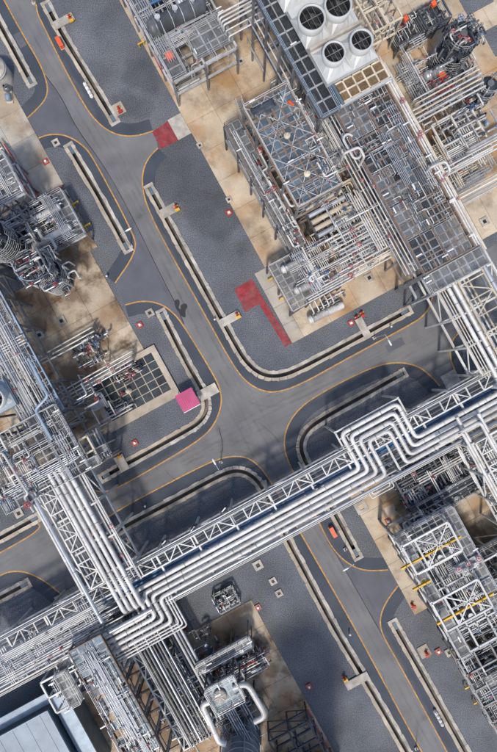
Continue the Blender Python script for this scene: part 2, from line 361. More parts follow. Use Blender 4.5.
def ribbon(p, wd, z):
    a = offset(p, wd / 2); c = offset(p, -wd / 2); n = len(p)
    b = MB(); return b.add([(x, y, z) for x, y in a] + [(x, y, z) for x, y in c], [(i, i + 1, n + i + 1, n + i) for i in range(n - 1)])
for k, p in LN.items(): obj('edge_line', ribbon(p, 0.20, 0.005), 'line_yellow', road)
for s_ in (seam1, seam2): obj('seam_and_lamp_shadow', ribbon(chaikin(s_), 0.13, 0.004), 'tar_and_shadow', road)
obj('seam_and_lamp_shadow', ribbon(px2([(219, 428), (222, 440), (223, 452)]), 0.10, 0.004), 'tar_and_shadow', road)  # cast shadow of the street lamp, painted as a dark line on the asphalt
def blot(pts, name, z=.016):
    p = chaikin(px2(pts), 3, True); b = MB(); b.add([(x, y, z) for x, y in p], [tuple(range(len(p)))]); obj(name, b, 'blot_black', road)
blot([(174, 300), (179, 299), (180, 304), (178, 308), (183, 311), (179, 313), (175, 307)], 'dark_blot')  # two-lobed dark blot laid flat on the asphalt
blot([(180, 305), (186, 303), (188, 307), (185, 310), (186, 318), (182, 317), (178, 311), (181, 309)], 'dark_blot', .020)
def wear_mat(name, col, amt):
    m = bpy.data.materials.new(name); m.use_nodes = True; MATS[name] = m; n = m.node_tree.nodes; l = m.node_tree.links
    b = n['Principled BSDF']; b.inputs['Base Color'].default_value = (*col, 1); b.inputs['Roughness'].default_value = .8
    uv = n.new('ShaderNodeUVMap'); sp = n.new('ShaderNodeSeparateXYZ'); l.new(uv.outputs[0], sp.inputs[0])
    mu = n.new('ShaderNodeMath'); mu.operation = 'MULTIPLY'; mu.inputs[1].default_value = math.pi; l.new(sp.outputs[0], mu.inputs[0])
    si = n.new('ShaderNodeMath'); si.operation = 'SINE'; l.new(mu.outputs[0], si.inputs[0])
    geo = n.new('ShaderNodeNewGeometry'); ns = n.new('ShaderNodeTexNoise'); ns.inputs['Scale'].default_value = .5; ns.inputs['Detail'].default_value = 6; l.new(geo.outputs['Position'], ns.inputs['Vector'])
    mr = n.new('ShaderNodeMapRange'); mr.inputs[1].default_value = .35; mr.inputs[2].default_value = .7; mr.inputs[3].default_value = 0; mr.inputs[4].default_value = amt; l.new(ns.outputs[0], mr.inputs[0])
    m2 = n.new('ShaderNodeMath'); m2.operation = 'MULTIPLY'; l.new(si.outputs[0], m2.inputs[0]); l.new(mr.outputs[0], m2.inputs[1]); l.new(m2.outputs[0], b.inputs['Alpha'])
wear_mat('tyre_dark', (0.05, 0.05, 0.055), .12); wear_mat('dust_pale', (0.25, 0.245, 0.235), .28)
def worn(pts, wd, m, z, side=0.0):
    p = resample(chaikin(px2(pts), 3), 1.5); p = offset(p, side); b = ribbon(p, wd, z); me = b.mesh('tyre_track', m); u_ = me.uv_layers.new(name='UVMap'); n = len(p)
    for lp in me.loops: u_.data[lp.index].uv = (0.0 if lp.vertex_index < n else 1.0, (lp.vertex_index % n) / n)
    return obj('tyre_track' if m == 'tyre_dark' else 'dust_streak', me, m, road)
T1 = [(10, -20), (52, 62), (110, 155), (165, 260), (215, 350), (250, 420), (300, 510), (340, 575), (400, 680), (440, 755)]
T2 = [(-20, 575), (60, 525), (150, 478), (215, 440), (260, 415), (330, 382), (420, 335), (480, 300)]
T3 = [(110, 155), (165, 262), (205, 345), (235, 395), (275, 410), (340, 376), (420, 332)]
T4 = [(60, 525), (150, 478), (215, 445), (262, 450), (300, 505), (340, 572)]
zz = .0062
for T, offs in ((T1, (-1.5, 1.3)), (T2, (-1.2, 1.4)), (T3, (.6,)), (T4, (.2,))):
    for o_ in offs:
        for g in (-.8, .8): worn(T, .55, 'tyre_dark', zz, o_ + g); zz += .0003
        worn(T, 1.0, 'dust_pale', zz, o_); zz += .0003
for (x, y, ang, L) in ((262, 425, .5, 4), (165, 470, .5, 5), (380, 670, 1.07, 5), (60, 545, .5, 4)):   # cracks
    p0 = W(x, y); p = [(p0.x, p0.y)]; a_ = -ang
    for k in range(int(L / .4)): a_ += rnd.uniform(-.3, .3); p.append((p[-1][0] + .4 * math.cos(a_), p[-1][1] + .4 * math.sin(a_))); a_ = a_ * .7 + (-ang) * .3
    obj('crack', ribbon(p, .04, zz), 'tar_and_shadow', road); zz += .0003
for (x, y, a, c) in ((395, 345, 3.0, 1.3), (20, 40, 1.2, 2.4)):   # patched utility cuts
    u, w_ = UW(x, y); b = MB(); b.add([(*G2W(u + i * a / 2, w_ + j * c / 2).xy, zz) for i, j in ((-1, -1), (1, -1), (1, 1), (-1, 1))], [(0, 1, 2, 3)]); obj('utility_patch', b, 'asphalt_old', road); zz += .0003
def sweep(p, prof):          # closed profile (offset, z) swept along a line
    offs = []
    for d, _ in prof:      # outer edges are uneven, as cast against the ground
        a = offset(p, d)
        if abs(d) > TW + .3:
            j = [rnd.uniform(-.09, .09) for _ in p]; e = [offset(p, d + .5)[i] for i in range(len(p))]
            a = [(x + (ex - x) * 2 * jj, y + (ey - y) * 2 * jj) for (x, y), (ex, ey), jj in zip(a, e, j)]
        offs.append(a)
    rs = [[(offs[k_][i][0], offs[k_][i][1], prof[k_][1]) for k_ in range(len(prof))] for i in range(len(p))]
    b = MB(); b.rings(rs, smooth=False); return b
for k, (raw, where) in DR.items():
    p = dlines[k]; c = p[len(p) // 2]
    t = bpy.data.objects.new('drainage_channel', None); COL.objects.link(t); t.location = (c[0], c[1], 0)
    tag(t, 'open concrete drain ' + where, 'drain')
    q = [(x - c[0], y - c[1]) for x, y in p]
    i = 0
    while i < len(q) - 1:       # precast lengths butted with narrow joints
        j = min(len(q) - 1, i + 3)
        if len(q) - 1 - j < 2: j = len(q) - 1
        sub_ = q[i:j + 1]; a_, b_ = Vector(sub_[0]), Vector(sub_[1]); sub_ = [tuple(a_ + (b_ - a_).normalized() * .035)] + sub_[1:]; h_ = rnd.uniform(-.012, .012)
        obj('wall_section', sweep(sub_, [(TW, -0.9), (TW, 0.10 + h_), (TW + WW, 0.10 + h_), (TW + WW, -0.3), (TW + 0.2, -0.9)]), 'concrete_pale', t)
        obj('wall_section', sweep(sub_, [(-TW, -0.9), (-TW - 0.2, -0.9), (-TW - WW, -0.3), (-TW - WW, 0.08 - h_), (-TW, 0.08 - h_)]), 'concrete', t)
        i = j
    obj('trench_floor', ribbon(q, 2 * TW + 0.3, -0.85), 'drain_mud', t)
    for e in (0, -1):
        a = Vector(q[e]); dr = (a - Vector(q[1 if e == 0 else -2])).normalized()
        b = MB(); n = Vector((-dr.y, dr.x)); hw = TW + WW
        pts = [a + n * hw, a - n * hw, a - n * hw + dr * 0.45, a + n * hw + dr * 0.45]
        b.add([(x.x, x.y, -0.9) for x in pts] + [(x.x, x.y, 0.13) for x in pts], [(3, 2, 1, 0), (4, 5, 6, 7), (0, 1, 5, 4), (1, 2, 6, 5), (2, 3, 7, 6), (3, 0, 4, 7)])
        obj('end_wall', b, 'concrete_pale', t)
        b = MB(); c0 = a - dr * 0.75     # sump grate at the channel's end
        pts = [c0 + n * TW * .98 + dr * .6, c0 - n * TW * .98 + dr * .6, c0 - n * TW * .98 - dr * .6, c0 + n * TW * .98 - dr * .6]
        b.add([(x.x, x.y, -0.12) for x in pts] + [(x.x, x.y, -0.06) for x in pts], [(3, 2, 1, 0), (4, 5, 6, 7), (0, 1, 5, 4), (1, 2, 6, 5), (2, 3, 7, 6), (3, 0, 4, 7)])
        obj('sump_cover', b, 'slate_wall', t)

# concrete pads made of cast slabs with open joints
def slab_mesh(su, sw, m):
    key = ('slab', round(su, 2), round(sw, 2), m)
    if key not in UNIT:
        b = MB(); b.box(-su / 2, su / 2, -sw / 2, sw / 2, 0, 0.10); UNIT[key] = fixn(b.mesh('slab', m))
    return UNIT[key]
def pad(name, label_m, u0, u1, w0, w1, size=5.0, z=0.0, skip=None):
    t = bpy.data.objects.new(name, None); COL.objects.link(t); t.location = G2W((u0 + u1) / 2, (w0 + w1) / 2, z); t.rotation_euler = (0, 0, GA); struct(t)
    nu = max(1, round((u1 - u0) / size)); nw = max(1, round((w1 - w0) / size)); su = (u1 - u0) / nu; sw = (w1 - w0) / nw; ok = 0
    for i in range(nu):
        for j in range(nw):
            uu = u0 + (i + .5) * su; ww = w0 + (j + .5) * sw; p = G2W(uu, ww)
            if abs(p.x) > 44 or abs(p.y) > 65: continue
            if skip and skip(uu, ww): continue
            obj('slab', slab_mesh(su - 0.04, sw - 0.04, label_m), label_m, t, (uu - (u0 + u1) / 2, ww - (w0 + w1) / 2, rnd.uniform(0, 0.012)))
    return t
def rect(*pts, z=0.0):     # bounding rectangle on the plant grid of survey points
    q = [UW(x, y, z) for x, y in pts]; return (min(a for a, _ in q), max(a for a, _ in q), min(b for _, b in q), max(b for _, b in q))
pu0 = UW(180, 112)[0]; pw0 = UW(304, 337)[1]
wsplit = UW(265, 268)[1]
u304 = UW(304, 337)[0]
pad('concrete_pad', 'pad', pu0, pu0 + 60, wsplit, wsplit + 62, 5.2)
pad('concrete_pad', 'pad', u304, u304 + 60, pw0, wsplit, 5.2)
pad('concrete_pad', 'pad_grey', UW(255, 275)[0], u304, pw0, wsplit, 3.0)
r_ = rect((168, 120), (189, 135)); pad('concrete_pad', 'concrete_pale', pu0 - 2.4, pu0, UW(181, 139)[1], UW(168, 120)[1], 3.4)
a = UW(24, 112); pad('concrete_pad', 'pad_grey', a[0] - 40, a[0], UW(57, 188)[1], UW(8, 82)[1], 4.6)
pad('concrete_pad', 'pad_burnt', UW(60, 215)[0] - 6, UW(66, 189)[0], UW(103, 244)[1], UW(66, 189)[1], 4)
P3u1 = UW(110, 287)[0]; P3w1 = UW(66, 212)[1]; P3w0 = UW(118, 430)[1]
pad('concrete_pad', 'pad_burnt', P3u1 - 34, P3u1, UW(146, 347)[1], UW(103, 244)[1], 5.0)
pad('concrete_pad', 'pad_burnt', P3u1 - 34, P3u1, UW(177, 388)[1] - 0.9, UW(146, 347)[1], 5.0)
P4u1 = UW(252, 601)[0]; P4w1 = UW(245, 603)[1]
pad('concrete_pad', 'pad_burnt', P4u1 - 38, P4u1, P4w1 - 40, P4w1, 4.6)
a = UW(372, 537); b_ = UW(416, 614); pad('concrete_pad', 'pad', a[0], a[0] + 40, b_[1], UW(360, 484)[1], 4.2)
a = UW(443, 627); pad('concrete_pad', 'pad', a[0], a[0] + 40, b_[1] - 30, b_[1], 4.2)
# slabs at the ends of the road stubs
for (x, y, lu, lw) in ((451, 380, 2.6, 2.6), (70, 597, 4.6, 2.4)):
    u, w_ = UW(x, y); pad('concrete_ramp', 'concrete_pale', u - lu / 2, u + lu / 2, w_ - lw / 2, w_ + lw / 2, 2.5)
# red painted keep-clear markings
def marking(pts, parent, z):
    q = px2(pts); b = MB(); b.add([(x, y, z) for x, y in q], [tuple(range(len(q)))]); o = obj('red_marking', b, 'red_marking', parent); return o
marking([(152, 132), (168, 121), (179, 140), (161, 149)], road, 0.007)
red = tag(marking([(234, 289), (252, 279), (264, 300), (292, 343), (285, 347), (259, 304), (245, 312)], None, 0.03), 'dark red L-shaped marking painted on the ground by the grey pad', 'road marking')

# ------------------------------------------------------------------ builders for plant equipment
def loc_rect(o, r):           # rectangle relative to an origin on the grid
    return (r[0] - o[0], r[1] - o[0], r[2] - o[1], r[3] - o[1])
def frange(a, b, step):
    n = max(1, round((b - a) / step)); return [a + (b - a) * i / n for i in range(n + 1)]
def handrail(t, pts, z, m='galv', h=1.05, name='handrail'):
    b = MB()
    for i in range(len(pts) - 1):
        a = Vector((*pts[i], 0)); c = Vector((*pts[i + 1], 0)); L = (c - a).length
        for hh in (h, h * .52): b.bar(a + Vector((0, 0, z + hh)), c + Vector((0, 0, z + hh)), 0.06)
        n = max(1, int(L / 1.6))
        for k in range(n + 1): p = a.lerp(c, k / n); b.bar(p + Vector((0, 0, z)), p + Vector((0, 0, z + h)), 0.06)
        b.bar(a + Vector((0, 0, z + .07)), c + Vector((0, 0, z + .07)), 0.02, 0.14)
    return obj(name, b, m, t)
def deck(t, r, z, m='grating', su=1.7, sw=1.7, miss=0.0, name='grating_panel'):
    us = frange(r[0], r[1], su); ws = frange(r[2], r[3], sw)
    for i in range(len(us) - 1):
        for j in range(len(ws) - 1):
            if rnd.random() < miss: continue
            ubox(name, t, ((us[i] + us[i + 1]) / 2, (ws[j] + ws[j + 1]) / 2, z + rnd.uniform(-.008, .008)), (us[i + 1] - us[i] - .05, ws[j + 1] - ws[j] - .05, .05), m, 'grate')
def fixture(t, x, y, z, ang=0.0, m='white_paint'):
    b = MB(); L = 0.42
    d = Vector((math.cos(ang), math.sin(ang), 0))
    b.bar(Vector((x, y, z)) - d * L, Vector((x, y, z)) + d * L, 0.15, 0.1); b.bar((x, y, z - .5), (x, y, z), .06)
    return obj('light_fixture', b, m, t)
def steel_frame(name, label, cat, r, levels, du, dw, cm='grey_steel', bm='grey_steel', cs=0.28, bh=0.35, decks=(), group=None, brace=0.25, rail=True, base=0.0, railm='galv', fixtures=3, curb=None, cd=1):
    o = ((r[0] + r[1]) / 2, (r[2] + r[3]) / 2); t = thing(name, label, cat, o[0], o[1], base, group); q = loc_rect(o, r)
    us = frange(q[0], q[1], du); ws = frange(q[2], q[3], dw); top = levels[-1]
    for a in us:
        for c in ws: ubox('column', t, (a, c, (top - .2 - base) / 2), (cs, cs, top - .2 - base), cm)
    for z in levels:
        for c in ws:
            for i in range(len(us) - 1): beam('beam', t, (us[i] + cs / 2, c, z - .2 - base), (us[i + 1] - cs / 2, c, z - .2 - base), .24, bh, bm)
        for a in us:
            for j in range(len(ws) - 1): beam('beam', t, (a, ws[j] + cs / 2, z - .2 - base), (a, ws[j + 1] - cs / 2, z - .2 - base), .24, bh, bm)
    if curb:       # beams standing proud between the deck panels
        us0, ws0 = us, ws; us = frange(q[0], q[1], du / cd); ws = frange(q[2], q[3], dw / cd)
        for c in ws:
            for i in range(len(us) - 1): ubox('deck_beam', t, ((us[i] + us[i + 1]) / 2, c, top + .06 - base), (us[i + 1] - us[i] - .17, .15, .14), curb)
        for i, a in enumerate(us):
            ubox('deck_beam', t, (a, (ws[0] + ws[-1]) / 2, top + .063 - base), (.15, ws[-1] - ws[0] + .15, .14), curb)
        us, ws = us0, ws0
    lv = [base] + list(levels)
    for i in range(len(us) - 1):
        for c in (ws[0], ws[-1]):
            for k in range(len(lv) - 1):
                if rnd.random() < brace:
                    b = MB(); b.bar((us[i], c, lv[k] - base), (us[i + 1], c, lv[k + 1] - .4 - base), .12); obj('brace', b, cm, t)
    for (dr, z, m, *opt) in decks:
        dq = loc_rect(o, dr); deck(t, dq, z - base + .02, m, *opt)
        if rail: handrail(t, [(dq[0], dq[2]), (dq[1], dq[2]), (dq[1], dq[3]), (dq[0], dq[3]), (dq[0], dq[2])], z - base + .05, railm)
        for _ in range(fixtures):
            fixture(t, rnd.choice((dq[0], dq[1], rnd.uniform(dq[0], dq[1]))), rnd.uniform(dq[2], dq[3]), z - base + 1.4, rnd.choice((0, 0, 1.57)))
    return t
def uv_valve(m):
    if ('valve', m) in UNIT: return UNIT['valve', m]
    b = MB()
    for x in (-1.5, 1.5): b.cyl((x - .22, 0, 0), (x + .22, 0, 0), 1.75, seg=8)
    b.cyl((-1.3, 0, 0), (1.3, 0, 0), 1.25, seg=8); b.cyl((0, 0, 0), (0, 0, 3.2), .75, seg=8); b.cyl((0, 0, 2.2), (0, 0, 2.6), 1.4, seg=8)
    UNIT['valve', m] = fixn(b.mesh('valve', m)); return UNIT['valve', m]
def uv_wheel(m):
    if ('wheel', m) in UNIT: return UNIT['wheel', m]
    b = MB(); n = 12; rs = []
    for k in range(n):
        a = 2 * math.pi * k / n; c = Vector((math.cos(a), math.sin(a), 0))
        rs.append([c * (2.2 + .22 * math.cos(q)) + Vector((0, 0, 3.6 + .22 * math.sin(q))) for q in (0, 1.57, 3.14, 4.71)])
    b.rings(rs + [rs[0]], False, False)
    b.bar((-2.2, 0, 3.6), (2.2, 0, 3.6), .3); b.bar((0, -2.2, 3.6), (0, 2.2, 3.6), .3)
    UNIT['wheel', m] = fixn(b.mesh('handwheel', m)); return UNIT['wheel', m]
def valve(t, p, d, r, m='jacket_grey', wm='red_paint'):
    s = max(r, .07)
    v = bpy.data.objects.new('valve', uv_valve(m)); COL.objects.link(v); v.parent = t; v.location = p; v.scale = (s, s, s); v.rotation_euler = (0, 0, math.atan2(d[1], d[0]))
    h = bpy.data.objects.new('handwheel', uv_wheel(wm)); COL.objects.link(h); h.parent = v
    return v
def gpipe(name, label, cat, pts, r, m, group=None, seg=8, bend=None, flange=0.0, valves=0, wm='red_paint'):
    """pipe through grid points (u, w, z)"""
    o = pts[0]; q = [Vector((a - o[0], b - o[1], c - o[2])) for a, b, c in pts]
    b = MB(); b.tube(q, r, seg, bend)
    if flange:
        for i in range(len(q) - 1):
            L = (q[i + 1] - q[i]).length; d = (q[i + 1] - q[i]).normalized() if L > 1e-6 else Vector((1, 0, 0))
            k = r * 3.2
            while k < L - r * 3.2:
                p = q[i] + d * k; b.cyl(p - d * .035, p + d * .035, r * 1.09, seg=seg); k += flange
    t = gobj(name, b, m, label, cat, o[0], o[1], o[2], group)
    if seg >= 12 and flange:          # strapped joints of the cladding
        for i in range(len(q) - 1):
            L = (q[i + 1] - q[i]).length; d = (q[i + 1] - q[i]).normalized(); k = r * 3 + rnd.uniform(.2, .9)
            while k < L - r * 3:
                p = q[i] + d * k; bb = MB(); bb.cyl(p - d * .05, p + d * .05, r * 1.06, seg=12); obj('cladding_band', bb, rnd.choice(('jacket_grey', 'galv', 'grey_steel')), t); k += rnd.choice((1.2, 2.4, 2.4, 3.1))
    for _ in range(valves):
        seg_ = [(q[i], q[i + 1]) for i in range(len(q) - 1) if abs((q[i + 1] - q[i]).z) < .1 and (q[i + 1] - q[i]).length > 1]
        if seg_:
            a, c = rnd.choice(seg_); k = rnd.uniform(.2, .8); valve(t, a.lerp(c, k), c - a, r * 1.1, rnd.choice(('jacket_grey', 'galv', 'jacket')), wm)
    return t
def spipe(label, spts, r, m, cat='pipe', name='pipe', **k):   # from survey points (x, y, z)
    return gpipe(name, label, cat, [(*UW(x, y, z), z) for x, y, z in spts], r, m, **k)
def vw_mesh(m, wm):          # valve with its handwheel in one mesh
    key = ('vw', m, wm)
    if key not in UNIT:
        a_ = uv_valve(m); c_ = uv_wheel(wm); me = bpy.data.meshes.new('valve_with_wheel')
        va = [tuple(v.co) for v in a_.vertices]; vc = [tuple(v.co) for v in c_.vertices]; k = len(va)
        fa = [tuple(p.vertices) for p in a_.polygons]; fc = [tuple(i + k for i in p.vertices) for p in c_.polygons]
        me.from_pydata(va + vc, [], fa + fc); me.materials.append(MATS[m]); me.materials.append(MATS[wm])
        me.polygons.foreach_set('material_index', [0] * len(fa) + [1] * len(fc)); me.polygons.foreach_set('use_smooth', [True] * (len(fa) + len(fc))); me.update(); UNIT[key] = me
    return UNIT[key]
def jumble(r, z0, z1, n, label, rr=(.05, .14), mats=('jacket',), du=.6, vp=.4, lmax=7, wm=('red_paint', 'blue_paint', 'dark_steel', 'dark_steel'), base=None):
    """small-bore pipework of one block: every run is a part, its valves sub-parts"""
    o = ((r[0] + r[1]) / 2, (r[2] + r[3]) / 2); base = max(0.0, z0 - .5) if base is None else base
    t = thing('pipework', label, 'pipework', o[0], o[1], base)
    for _ in range(n):
        z = rnd.uniform(z0, z1); rad = rnd.uniform(*rr); L = rnd.uniform(1.2, lmax)
        u = rnd.uniform(r[0], r[1]); w_ = rnd.uniform(r[2], r[3]); sgn = rnd.choice((-1, 1)); al = rnd.random() < du
        def cl(p): return (min(max(p[0], r[0]), r[1]), min(max(p[1], r[2]), r[3]), p[2])
        p0 = (u, w_, z); p1 = cl((u + sgn * L, w_, z)) if al else cl((u, w_ + sgn * L, z))
        if math.dist(p0, p1) < .8: continue
        pts = [p0, p1]
        if rnd.random() < .4:
            s2 = rnd.choice((-1, 1)); L2 = rnd.uniform(.8, 3)
            p2 = cl((p1[0], p1[1] + s2 * L2, z)) if al else cl((p1[0] + s2 * L2, p1[1], z))
            if math.dist(p1, p2) > .5: pts.append(p2)
        dz = rnd.uniform(.4, min(4, z - .15, z - base + .5)) if z > 1 else 0
        if dz and rnd.random() < .8: pts.append((pts[-1][0], pts[-1][1], z - dz))
        if rnd.random() < .5 and z > 1: pts.insert(0, (p0[0], p0[1], z - rnd.uniform(.3, min(3, z - .15, z - base + .5))))
        q = [Vector((a - o[0], b - o[1], c - base)) for a, b, c in pts]; b_ = MB(); b_.tube(q, rad, 6)
        if rnd.random() < .4:
            for i in range(len(q) - 1):
                LL = (q[i + 1] - q[i]).length; d = (q[i + 1] - q[i]) / max(LL, 1e-6); k = .45
                while k < LL - .4: p = q[i] + d * k; b_.cyl(p - d * .03, p + d * .03, rad * 1.5, seg=6); k += 1.3
        pi = obj('pipe', b_, rnd.choice(mats), t)
        for _v in range((rnd.random() < vp) + (rnd.random() < vp * .4)):
            sg = [(q[i], q[i + 1]) for i in range(len(q) - 1) if abs((q[i + 1] - q[i]).z) < .1 and (q[i + 1] - q[i]).length > .9]
            if sg:
                a, c = rnd.choice(sg); p = a.lerp(c, rnd.uniform(.2, .8)); d = c - a; s_ = max(rad * 1.05, .065)
                v = bpy.data.objects.new('valve', vw_mesh(rnd.choice(('jacket_grey', 'galv', 'dark_steel')), rnd.choice(wm))); COL.objects.link(v); v.parent = pi; v.location = p; v.scale = (s_, s_, s_); v.rotation_euler = (0, 0, math.atan2(d.y, d.x))
    return t
def bundles(r, z0, z1, n, label, mats=('jacket', 'jacket_grey', 'galv'), du=.4, rr=(.035, .09), base=None, frac=(.4, 1.0), kmax=5):
    """banks of long parallel small-bore lines on their sleepers: every line a part"""
    o = ((r[0] + r[1]) / 2, (r[2] + r[3]) / 2); base = max(0.0, z0 - .5) if base is None else base
    t = thing('pipe_bank', label, 'pipework', o[0], o[1], base)
    for _ in range(n):
        al = rnd.random() < du; z = rnd.uniform(z0, z1) - base; k = rnd.randint(1, kmax); rad = rnd.uniform(*rr); sp = rad * 2 + rnd.uniform(.08, .2); m = rnd.choice(mats)
        a0, a1, c0, c1 = (r[0], r[1], r[2], r[3]) if al else (r[2], r[3], r[0], r[1])
        L = (a1 - a0) * rnd.uniform(*frac); s = rnd.uniform(a0, a1 - L); c = rnd.uniform(c0, max(c0 + .1, c1 - k * sp))
        for i in range(k):
            e0 = s + rnd.uniform(0, .5) * (i % 2); e1 = s + L - rnd.uniform(0, .8) * (i % 3)
            if e1 - e0 < .5: continue
            P = (lambda a_, b_, zz_: Vector((a_ - o[0], b_ - o[1], zz_))) if al else (lambda a_, b_, zz_: Vector((b_ - o[0], a_ - o[1], zz_)))
            cc = c + i * sp; pts = [P(e0, cc, z), P(e1, cc, z)]
            if rnd.random() < .5: pts.append(P(e1, cc, max(.05, z - rnd.uniform(.4, 1.6))))
            b_ = MB(); b_.tube(pts, rad, 6); pi = obj('pipe', b_, m, t)
            if rnd.random() < .3:
                d = pts[1] - pts[0]; q = pts[0].lerp(pts[1], rnd.uniform(.2, .8)); s_ = max(rad * 1.1, .06)
                v = bpy.data.objects.new('valve', vw_mesh(rnd.choice(('jacket_grey', 'galv', 'dark_steel')), rnd.choice(('red_paint', 'dark_steel', 'blue_paint', 'galv')))); COL.objects.link(v); v.parent = pi; v.location = q; v.scale = (s_, s_, s_); v.rotation_euler = (0, 0, math.atan2(d.y, d.x))
        ns = max(2, int(L / 3))
        for j in range(ns):
            a_ = s + L * (j + .5) / ns; w2 = k * sp + .2; cc = c + (k - 1) * sp / 2
            p = P(a_, cc, z - rad - .06); ubox('sleeper', t, p, (.1, w2, .1) if al else (w2, .1, .1), 'galv')
    return t
def stair(label, sx, sy, z0, z1, wd=.9, rot=0.0, group=None):
    u, w_ = UW(sx, sy, (z0 + z1) / 2); t = thing('staircase', label, 'stairs', u, w_, z0, group, GA + rot); n = int((z1 - z0) / .22); L = n * .24
    for s_ in (-1, 1):
        b = MB(); b.bar((-L / 2, s_ * wd / 2, 0), (L / 2, s_ * wd / 2, z1 - z0), .06, .24); obj('stringer', b, 'galv', t)
        b = MB(); b.bar((-L / 2, s_ * wd / 2, 1), (L / 2, s_ * wd / 2, z1 - z0 + 1), .05); obj('rail', b, 'white_steel', t)
    for i in range(n): ubox('tread', t, (-L / 2 + (i + .5) * .24, 0, (i + .5) * .22), (.2, wd - .08, .04), 'grating')
    return t
def rowpipes(label, group, sa, sb, z, n, dpx, r, m, along='u', flange=2.0, drop=0, cat='pipe', valves=0):
    """n parallel pipes from survey point sa to sb; spacing in metres across"""
    a = UW(*sa, z); b = UW(*sb, z)
    for i in range(n):
        rr = r if not isinstance(r, (tuple, list)) else r[i % len(r)]; mm = m if isinstance(m, str) else m[i % len(m)]
        if along == 'u': p = [(a[0], a[1] - i * dpx, z), (b[0], a[1] - i * dpx, z)]
        else: p = [(a[0] + i * dpx, a[1], z), (a[0] + i * dpx, b[1], z)]
        if drop: p.append((p[-1][0], p[-1][1], z - drop)); p.insert(0, (p[0][0], p[0][1], z - drop))
        gpipe('pipe', label, cat, p, rr, mm, group if n > 1 else None, flange=flange, valves=valves)
def exchanger(label, sa, sb, z, r, m='jacket_grey', group=None, name='heat_exchanger', cat='heat exchanger', base=0.0, nozz=3):
    a = Vector((*UW(*sa, z), z)); b = Vector((*UW(*sb, z), z)); L = (b - a).length; o = (a + b) / 2; d = (b - a).normalized()
    t = thing(name, label, cat, o.x, o.y, base, group); z0 = z - base
    A = Vector((a.x - o.x, a.y - o.y, z0)); B = Vector((b.x - o.x, b.y - o.y, z0)); b_ = MB()
    b_.lathe(A, B, [(0, 0), (.06 * r, .45 * r), (.25 * r, .82 * r), (.5 * r, r), (r * .9, r), (r * .9, r * 1.22), (r * 1.15, r * 1.22), (r * 1.15, r), (L - r * .5, r), (L - r * .22, .82 * r), (L - .05 * r, .45 * r), (L, 0)], 16); obj('shell', b_, m, t)
    for k in (.28, .74):
        p = A.lerp(B, k); b_ = MB(); n = Vector((-d.y, d.x, 0)) * r * .85
        b_.add([p + n + d * .12, p - n + d * .12, p - n - d * .12, p + n - d * .12] + [Vector((q.x, q.y, 0)) for q in (p + n + d * .12, p - n + d * .12, p - n - d * .12, p + n - d * .12)], [(0, 1, 2, 3), (7, 6, 5, 4), (0, 4, 5, 1), (1, 5, 6, 2), (2, 6, 7, 3), (3, 7, 4, 0)])
        obj('saddle', b_, 'grey_steel', t)
    for k in range(nozz):
        p = A.lerp(B, .2 + .6 * k / max(1, nozz - 1)); b_ = MB(); b_.cyl(p + Vector((0, 0, r * .8)), p + Vector((0, 0, r * 1.45)), r * .2, seg=8); b_.cyl(p + Vector((0, 0, r * 1.4)), p + Vector((0, 0, r * 1.52)), r * .34, seg=8); obj('nozzle', b_, 'galv', t)
    for k in range(4):
        p = A.lerp(B, .22 + .18 * k); b_ = MB(); b_.lathe(p - d * .04, p + d * .04, [(0, r * 1.02), (.08, r * 1.02)], 16); obj('band', b_, 'galv', t)
    return t
